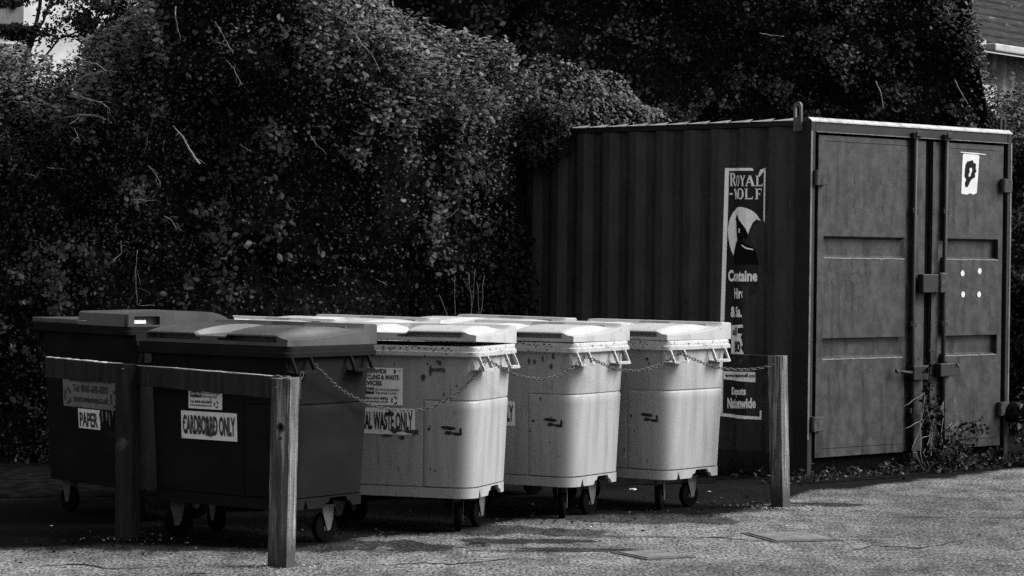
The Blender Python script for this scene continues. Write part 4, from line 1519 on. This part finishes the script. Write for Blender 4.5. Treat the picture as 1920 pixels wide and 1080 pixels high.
tree3 = thing('tree', 'thin sparse tree with open leaves against the pale building at top left', 'tree', (-4.2, 22.6, 0))
with_root(tree3, blob_leaves, 'crown', tree3, [(-3.72, 22.4, 3.50, .34, .4, .20), (-3.35, 22.6, 3.40, .35, .4, .38), (-4.3, 22.4, 3.72, .4, .4, .22), (-3.0, 22.6, 3.5, .5, .5, .5), (-3.5, 22.5, 3.80, .8, .5, .18), (-4.1, 22.4, 3.40, .3, .3, .10), (-3.5, 22.4, 3.62, .5, .4, .2), (-3.75, 22.4, 3.36, .45, .3, .12)], 30000, (.028, .05), 'leaf_dark', .0, 51, thick=1.0, corek=0, clump=.44)
with_root(tree3, branch, tree3, [(-4.2, 22.6, -.05), (-4.15, 22.6, 1.5), (-4.1, 22.6, 3.0), (-3.9, 22.5, 4.3)], .035, .012, 'bark', 'trunk')
with_root(tree3, branch, tree3, [(-4.1, 22.6, 3.0), (-3.8, 22.5, 3.35), (-3.4, 22.5, 3.5), (-3.2, 22.5, 3.8)], .010, .004, 'bark')
with_root(tree3, branch, tree3, [(-4.1, 22.6, 3.2), (-3.9, 22.5, 3.6), (-3.6, 22.5, 3.75)], .015, .005, 'bark')

shrub = thing('shrub', 'leafy shrub crowding the far right corner of the container', 'shrub', (4.6, 21.9, 0))
with_root(shrub, blob_leaves, 'foliage', shrub, [(4.75, 22.0, 1.3, .62, .6, 1.35), (4.95, 22.3, 2.3, .6, .6, .7)], 9000, (.035, .06), 'leaf', .0, 61, clump=.46)
with_root(shrub, branch, shrub, [(4.7, 22, -.05), (4.75, 22, 1.0), (4.8, 22.1, 2.2)], .05, .02, 'bark', 'stem')
sh2 = thing('shrub', 'low bright weeds at the foot of the container by the right edge', 'plant', (4.15, 20.9, 0))
with_root(sh2, blob_leaves, 'foliage', sh2, [(4.12, 20.75, .18, .25, .22, .20), (4.45, 20.8, .24, .30, .25, .25), (4.0, 21.1, .4, .12, .2, .3)], 900, (.03, .07), 'leaf_weed', .35, 66, thick=.9, corek=.4, clump=.35)

# creeper against the doors and weeds along their foot
def wpt(x, y, z):
    return C0 + CB * x + CA * y + Vector((0, 0, z))
cr = thing('creeper', 'straggling climbing plant growing up between the container doors', 'plant', wpt(1.45, -.15, 0))
pts, nr = [], []
for (cx, cy, cz, rx, rz, n) in ((1.42, -.18, .12, .30, .12, 200), (1.28, -.28, .08, .16, .09, 130), (1.62, -.10, .20, .14, .10, 90), (1.36, -.07, .45, .09, .22, 130), (2.0, -.10, .08, .35, .06, 150), (1.9, -.07, .30, .16, .06, 60), (1.3, -.07, .72, .06, .12, 30)):
    for _ in range(n):
        a, b = random.gauss(0, .5), random.gauss(0, .5)
        pts.append(wpt(cx + rx * a, cy + random.uniform(-.06, .06), max(.01, cz + rz * b)) - cr.location)
        nr.append((random.gauss(-.2, .5), random.gauss(-.6, .5), random.uniform(.1, 1)))
pts = np.array([tuple(p) for p in pts])
nr = np.array(nr)
leaves_mesh('foliage', pts, nr, rng.uniform(.022, .05, len(pts)), np.clip(rng.random(len(pts)) ** 12, 0, 1), M['leaf_weed'], cr)
for k in range(9):
    x = 1.2 + random.random() * .5
    z = random.uniform(.2, .6)
    P_ = [wpt(x, -.12, 0), wpt(x + random.uniform(-.1, .1), -.08, z * .5), wpt(x + random.uniform(-.12, .12), -.06, z), wpt(x + random.uniform(-.2, .2), -.07, z * .85)]
    branch(cr, [q - cr.location for q in P_], .004, .002, 'twig', 'stem')
# weeds and litter of leaves: nobody could count them
wp, wn = [], []
for _ in range(900):
    x = random.uniform(-.6, 2.6)
    wp.append(tuple(wpt(x, -abs(random.gauss(0, .14)) - .01, abs(random.gauss(0, .035)) + .006)))
    wn.append((random.gauss(0, .5), random.gauss(-.4, .5), 1))
for _ in range(900):
    s_ = random.uniform(0, 3)
    wp.append(tuple(wpt(-abs(random.gauss(0, .12)) - .02, s_, abs(random.gauss(0, .04)) + .006)))
    wn.append((random.gauss(0, .5), random.gauss(-.4, .5), 1))
wp, wn = np.array(wp), np.array(wn)
ws = leaves_mesh('weeds', wp, wn, rng.uniform(.015, .045, len(wp)), np.clip(rng.random(len(wp)) ** 9, 0, 1), M['leaf_weed'])
tag(ws, 'low weeds and leaf litter along the foot of the container', 'weeds', kind='stuff')
# soil strip under and around the container foot
sm = MB()
edge = []
for k in range(60):
    t = k / 59
    edge.append(wpt(-.3 + 3.6 * t, -.26 - .05 * math.sin(9 * t) - random.uniform(0, .05), .004))
back = [wpt(3.3, .5, .004), wpt(-.3, .5, .004)]
vs = [tuple(q) for q in edge] + [tuple(q) for q in back]
sm.add(vs, [tuple(range(len(vs)))])
tag(sm.build('soil_strip', material('damp_soil', .004, .012, (14, 14, 14), .95, .6, 80, spec=0), None), kind='structure')
# earth inside the enclosure under the hedge
em = MB()
pts_ = [(-7, 17.2), (-3.6, 17.0), (-2.4, 17.4), (-1.2, 18.0), (-.2, 18.6), (.6, 18.5), (1.4, 18.9), (1.6, 19.4), (.4, 22), (-7, 24)]
E_ = []
for a, b in zip(pts_, pts_[1:] + pts_[:1]):
    for k in range(8):
        E_.append((a[0] + (b[0] - a[0]) * k / 8 + random.uniform(-.05, .05), a[1] + (b[1] - a[1]) * k / 8 + random.uniform(-.05, .05), .004))
em.add(E_, [tuple(range(len(E_)))])
tag(em.build('bare_earth', material('leafy_soil', .003, .008, (9, 9, 9), .95, .6, 60, spec=0), None), kind='structure')

# bare branches in the hedge
def bpx(pts, y, r0, r1, mat='twig'):
    W_ = [at(u, v, y + random.uniform(-.05, .05)) for u, v in pts]
    branch(hedge, W_, r0 * .62, r1 * .62, mat)
    for k in range(1, len(W_)):                      # side twigs
        a, b = W_[k - 1], W_[k]
        L_ = (b - a).length
        for q in range(2):
            p = a.lerp(b, random.uniform(.2, .9))
            d = (b - a) * random.uniform(.3, .6) + Vector((random.uniform(-1, 1), random.uniform(-.6, .3), random.uniform(-.8, 1))) * L_ * .55
            branch(hedge, [p, p + d * .5 + Vector((0, 0, .01)), p + d], min(r0, r1) * .35, .0007, mat)
Y0 = 19.35
for pts, r0, r1 in (
    ([(125, 168), (160, 142), (198, 133), (219, 134), (212, 143)], .010, .003),
    ([(198, 133), (180, 119), (150, 114)], .008, .003),
    ([(133, 176), (165, 186), (190, 192), (206, 205)], .010, .004),
    ([(120, 221), (148, 215), (176, 216), (198, 224)], .008, .003),
    ([(130, 233), (142, 226), (152, 214)], .005, .003),
    ([(160, 128), (140, 130), (118, 124)], .005, .002),
    ([(325, 237), (342, 255), (355, 280), (374, 308)], .006, .017),
    ([(329, 12), (329, 30), (333, 52), (339, 74)], .007, .003),
    ([(403, 40), (415, 62), (428, 85), (438, 98), (424, 84), (405, 80)], .004, .003),
    ([(424, 112), (438, 128), (449, 150), (453, 160)], .003, .004),
    ([(667, 66), (680, 85), (696, 100), (713, 136)], .008, .003),
    ([(278, 310), (290, 325), (300, 340), (300, 352)], .005, .004),
    ([(227, 452), (227, 475), (210, 492), (191, 506)], .004, .003),
    ([(258, 470), (253, 510), (257, 572), (290, 573)], .003, .002),
    ([(308, 405), (322, 414), (332, 430)], .005, .003),
    ([(245, 375), (262, 374), (275, 377), (289, 375)], .004, .002),
    ([(45, 326), (60, 328), (68, 332), (75, 322)], .004, .002),
    ([(140, 240), (148, 262), (140, 266)], .003, .003),
    ([(582, 255), (595, 275)], .005, .004)):
    bpx(pts, Y0, r0, r1)
for k in range(16):
    u, v = random.uniform(0, 940), random.uniform(120, 580)
    a = random.uniform(0, 6.28)
    l = random.uniform(15, 45)
    yy = np.interp(u, [0, 560, 960], [19.4, 19.7, 20.6])
    bpx([(u, v), (u + l * .5 * math.cos(a) + random.uniform(-6, 6), v + l * .5 * math.sin(a)), (u + l * math.cos(a), v + l * math.sin(a))], yy, .0028, .0015)
dead = thing('dead_stems', 'thin dead stems sprouting above the back row of bins beside the container', 'plant', (-.3, 20.1, 0))
for k in range(6):
    u0 = random.uniform(835, 930)
    u1 = u0 + random.uniform(-35, 35)
    v1 = random.uniform(500, 560)
    y = 20.1
    P_ = [at(u0, 640, y), at((u0 + u1) / 2 + 4, 600, y), at(u1, v1, y)]
    P_ = [Vector((P_[0].x, y, 0)), P_[0]] + P_[1:]
    branch(dead, [q - dead.location for q in P_], .004, .0015, 'twig', 'stem')
for (pts) in ([(1790, 150), (1800, 170), (1815, 195)], [(1642, 152), (1652, 175), (1658, 205)], [(1425, 63), (1445, 66), (1470, 68)]):
    branch(tree2, [at(u, v, 24.0) for u, v in pts], .006, .003)

# ================================================================== buildings behind
def house():
    o = at(1835, 140, 32)
    hd = thing('house', 'slate roofed house with a white gutter seen above the container at top right', 'house', (o.x, o.y, 0), 0)
    dx = Vector((math.sin(R(36.5)), math.cos(R(36.5)), 0))       # along the eaves, away to the right
    dn = Vector((dx.y, -dx.x, 0))                                  # out of the wall, towards the road
    hd.rotation_euler = (0, 0, math.atan2(dx.y, dx.x))
    # local x along eaves, local -y outwards
    zg = at(1830, 91, 32).z
    Lh, Dh = 9.0, 6.0
    MB().box((-.2, 0, 0), (Lh, Dh, zg - .03)).build('wall', M['render_wall'], hd)
    rz_ = zg + .02
    rp = MB()
    rise = 3.4
    n = 34
    for i in range(n):
        y0, y1 = -.30 + (Dh / 2 + .3) * i / n, -.30 + (Dh / 2 + .3) * (i + 1) / n
        z0, z1 = rz_ + rise * i / n, rz_ + rise * (i + 1) / n
        rp.add([(-.45, y0 - .02, z0 + .030), (Lh + .3, y0 - .02, z0 + .030), (Lh + .3, y1, z1 + .012), (-.45, y1, z1 + .012), (-.45, y0 - .02, z0), (Lh + .3, y0 - .02, z0)], [(0, 1, 2, 3), (4, 5, 1, 0)])
    rp.add([(-.45, Dh / 2, rz_ + rise), (Lh + .3, Dh / 2, rz_ + rise), (Lh + .3, Dh + .3, rz_), (-.45, Dh + .3, rz_)], [(0, 1, 2, 3)])
    slate = material('slate', .012, .03, (5, 40, 40), .9, .1, 40, .35, .7, spec=.05, c3=.09, s3=(3.5, 14, 14), lo3=.64, hi3=.70)
    rp.build('roof', slate, hd)
    MB().add([(-.2, 0, zg - .03), (-.2, Dh, zg - .03), (-.2, Dh / 2, zg + rise - .1)], [(0, 1, 2)]).build('gable', M['render_wall'], hd)
    g = MB().box((-.45, -.44, zg - .07), (Lh + .3, -.30, zg + .02))
    g.build('gutter', material('weathered_gutter', .24, .15, (6, 6, 6), .7), hd, bevel=.02)
    MB().tube([(.75, -.46, zg - .11), (.75, -.46, zg + .03)], .03, 8).build('gutter_bracket', M['rubber_shade'], hd)
    MB().box((-.18, -.03, 2.0), (.42, -.003, zg - .42)).build('white_corner', M['white_paint'], hd)
    wnd = MB().box((1.6, -.02, 2.3), (2.6, -.004, 3.4)).build('window', M['white_paint'], hd)
    MB().box((1.68, -.03, 2.38), (2.52, -.022, 3.32)).build('pane', M['glass'], wnd)
house()
bl = thing('building', 'pale rendered building glimpsed through leaves at the top left corner', 'building', (-6.0, 35, 0), R(50))
MB().box((-5, 0, 0), (3.3, 6, 5.4)).build('wall', M['pale_wall'], bl)
MB().box((-5, -.25, 4.95), (-.50, -.01, 5.6)).build('fascia', M['render_wall'], bl)
MB().box((-3, -.12, 4.35), (-.58, -.01, 4.93)).build('panel', material('grey_panel', .05, .09, (5, 5, 5), .8), bl)
MB().tube([(-.72, -.20, 4.72), (-.72, -.12, 4.72)], .07, 14).build('vent', M['rubber_shade'], bl)
MB().box((-3, -.12, 3.9), (-.48, -.01, 4.18)).build('panel', M['render_wall'], bl)

# ================================================================== covers and litter on the ground
def cover(u, v, w_, d_, rz, label):
    a = at(u, v, 1)
    o = Vector((0, 0, EYE))
    dd = a - o
    p = o + dd * (-EYE / dd.z)
    t = thing('inspection_cover', label, 'cover', (p.x, p.y, 0), rz)
    MB().box((-w_ / 2, -d_ / 2, -.01), (w_ / 2, d_ / 2, .010)).build('plate', material('worn_concrete', .055, .105, (9, 9, 9), .9, .5, 70), t, bevel=.004)
    fr_ = MB()
    for (x0, y0, x1, y1) in ((-w_ / 2 - .03, -d_ / 2 - .05, w_ / 2 + .03, -d_ / 2 - .012), (-w_ / 2 - .03, d_ / 2 + .012, w_ / 2 + .03, d_ / 2 + .03), (-w_ / 2 - .03, -d_ / 2 - .012, -w_ / 2 - .012, d_ / 2 + .012), (w_ / 2 + .012, -d_ / 2 - .012, w_ / 2 + .03, d_ / 2 + .012)):
        fr_.box((x0, y0, -.01), (x1, y1, .006))
    fr_.build('frame', material('cover_frame', .02, .05, (20, 20, 20), .9), t)
cover(1482, 1007, .36, .42, .30, 'square inspection cover let into the tarmac in front of the right hand post')
cover(1222, 1041, .24, .30, .5, 'small inspection cover in the tarmac near the bottom edge')
def ground_pt(u, v, z=.0):
    o = Vector((0, 0, EYE))
    dd = at(u, v, 1) - o
    return o + dd * ((z - EYE) / dd.z)
for k, (u, v, sz, lab) in enumerate((
    (1187, 918, .035, 'crumpled white paper scrap behind the pale bins near the container'),
    (1330, 921, .016, 'tiny white scrap on the ground right of the nearest-container bin'),
    (350, 1017, .014, 'tiny white scrap on the ground between the two left fence posts'),
    (97, 985, .012, 'tiny white scrap in the shade at the far left'),
    (1475, 985, .014, 'tiny pale pebble of litter beside the square inspection cover'),
    (1107, 987, .012, 'tiny pale scrap on the dark stain in front of the bins'))):
    p = ground_pt(u, v, .004)
    bm = bmesh.new()
    bmesh.ops.create_icosphere(bm, subdivisions=2, radius=sz)
    for v_ in bm.verts:
        v_.co.z *= .35
        v_.co.x *= 1.25
        v_.co += Vector((random.uniform(-1, 1), random.uniform(-1, 1), random.uniform(-.3, .3))) * sz * .25
    me = bpy.data.meshes.new('litter')
    bm.to_mesh(me)
    bm.free()
    o = link('litter', me, M['litter'])
    o.location = (p.x, p.y, sz * .18)
    o.scale = (.62,) * 3
    tag(o, lab, 'litter')
gx_, gy_ = [], []
for (cx, cy, n_) in ((P1.x, P1.y + .05, 420), (P3.x, P3.y + .03, 420), (P2.x, P2.y, 80)):
    for _ in range(n_):
        a, q = random.uniform(0, 6.28), .075 + abs(random.gauss(0, .07))
        gx_.append(cx + q * 1.3 * math.cos(a))
        gy_.append(cy + q * math.sin(a))
n_ = len(gx_)
gr = leaves_mesh('gravel', np.stack([np.array(gx_), np.array(gy_), np.full(n_, .006)], 1), np.stack([rng.normal(0, .5, n_), rng.normal(-.3, .5, n_), np.ones(n_)], 1), rng.uniform(.005, .014, n_), rng.random(n_) ** 1.3, M['grit'], asp=1.1)
tag(gr, 'loose pale grit round the feet of the fence posts', 'gravel', kind='stuff')
for (pts_c, nm) in (([(1290, 1009), (1340, 1006), (1400, 1012), (1470, 1015)], 'a'), ([(700, 1062), (790, 1054), (850, 1058), (960, 1047), (1040, 1049)], 'b'), ([(1560, 1040), (1640, 1022), (1730, 1027), (1850, 1004)], 'c'), ([(60, 1062), (150, 1057), (215, 1066), (330, 1060)], 'd')):
    Q = []
    for a, b in zip(pts_c[:-1], pts_c[1:]):
        for k in range(7):
            Q.append(ground_pt(a[0] + (b[0] - a[0]) * k / 7 + random.uniform(-3, 3), a[1] + (b[1] - a[1]) * k / 7 + random.uniform(-1.2, 1.2), .004))
    Lp, Rp = [], []
    for k, q in enumerate(Q):
        w_ = .011 * math.sin(math.pi * (k + .3) / len(Q)) * random.uniform(.4, 1.3) + .001
        Lp.append((q.x, q.y - w_ * 1.6, .004))
        Rp.append((q.x, q.y + w_ * 1.6, .004))
    cm = MB().grid(Lp + Rp, len(Q), 2)
    tag(cm.build('road_crack', M['scuff'], None), kind='structure')
# dead leaves blown under the bins
n = 700
gx = rng.uniform(-2.6, 2.0, n)
gy = 14.4 + (gx + 1.2) * .75 + rng.normal(.9, .45, n)
lv = leaves_mesh('fallen_leaves', np.stack([gx, gy, np.full(n, .012)], 1), np.stack([rng.normal(0, .3, n), rng.normal(0, .3, n), np.ones(n)], 1), rng.uniform(.012, .032, n), rng.random(n) ** 9, M['leaf_weed'])
tag(lv, 'scattered dead leaves under and around the bins', 'leaves', kind='stuff')
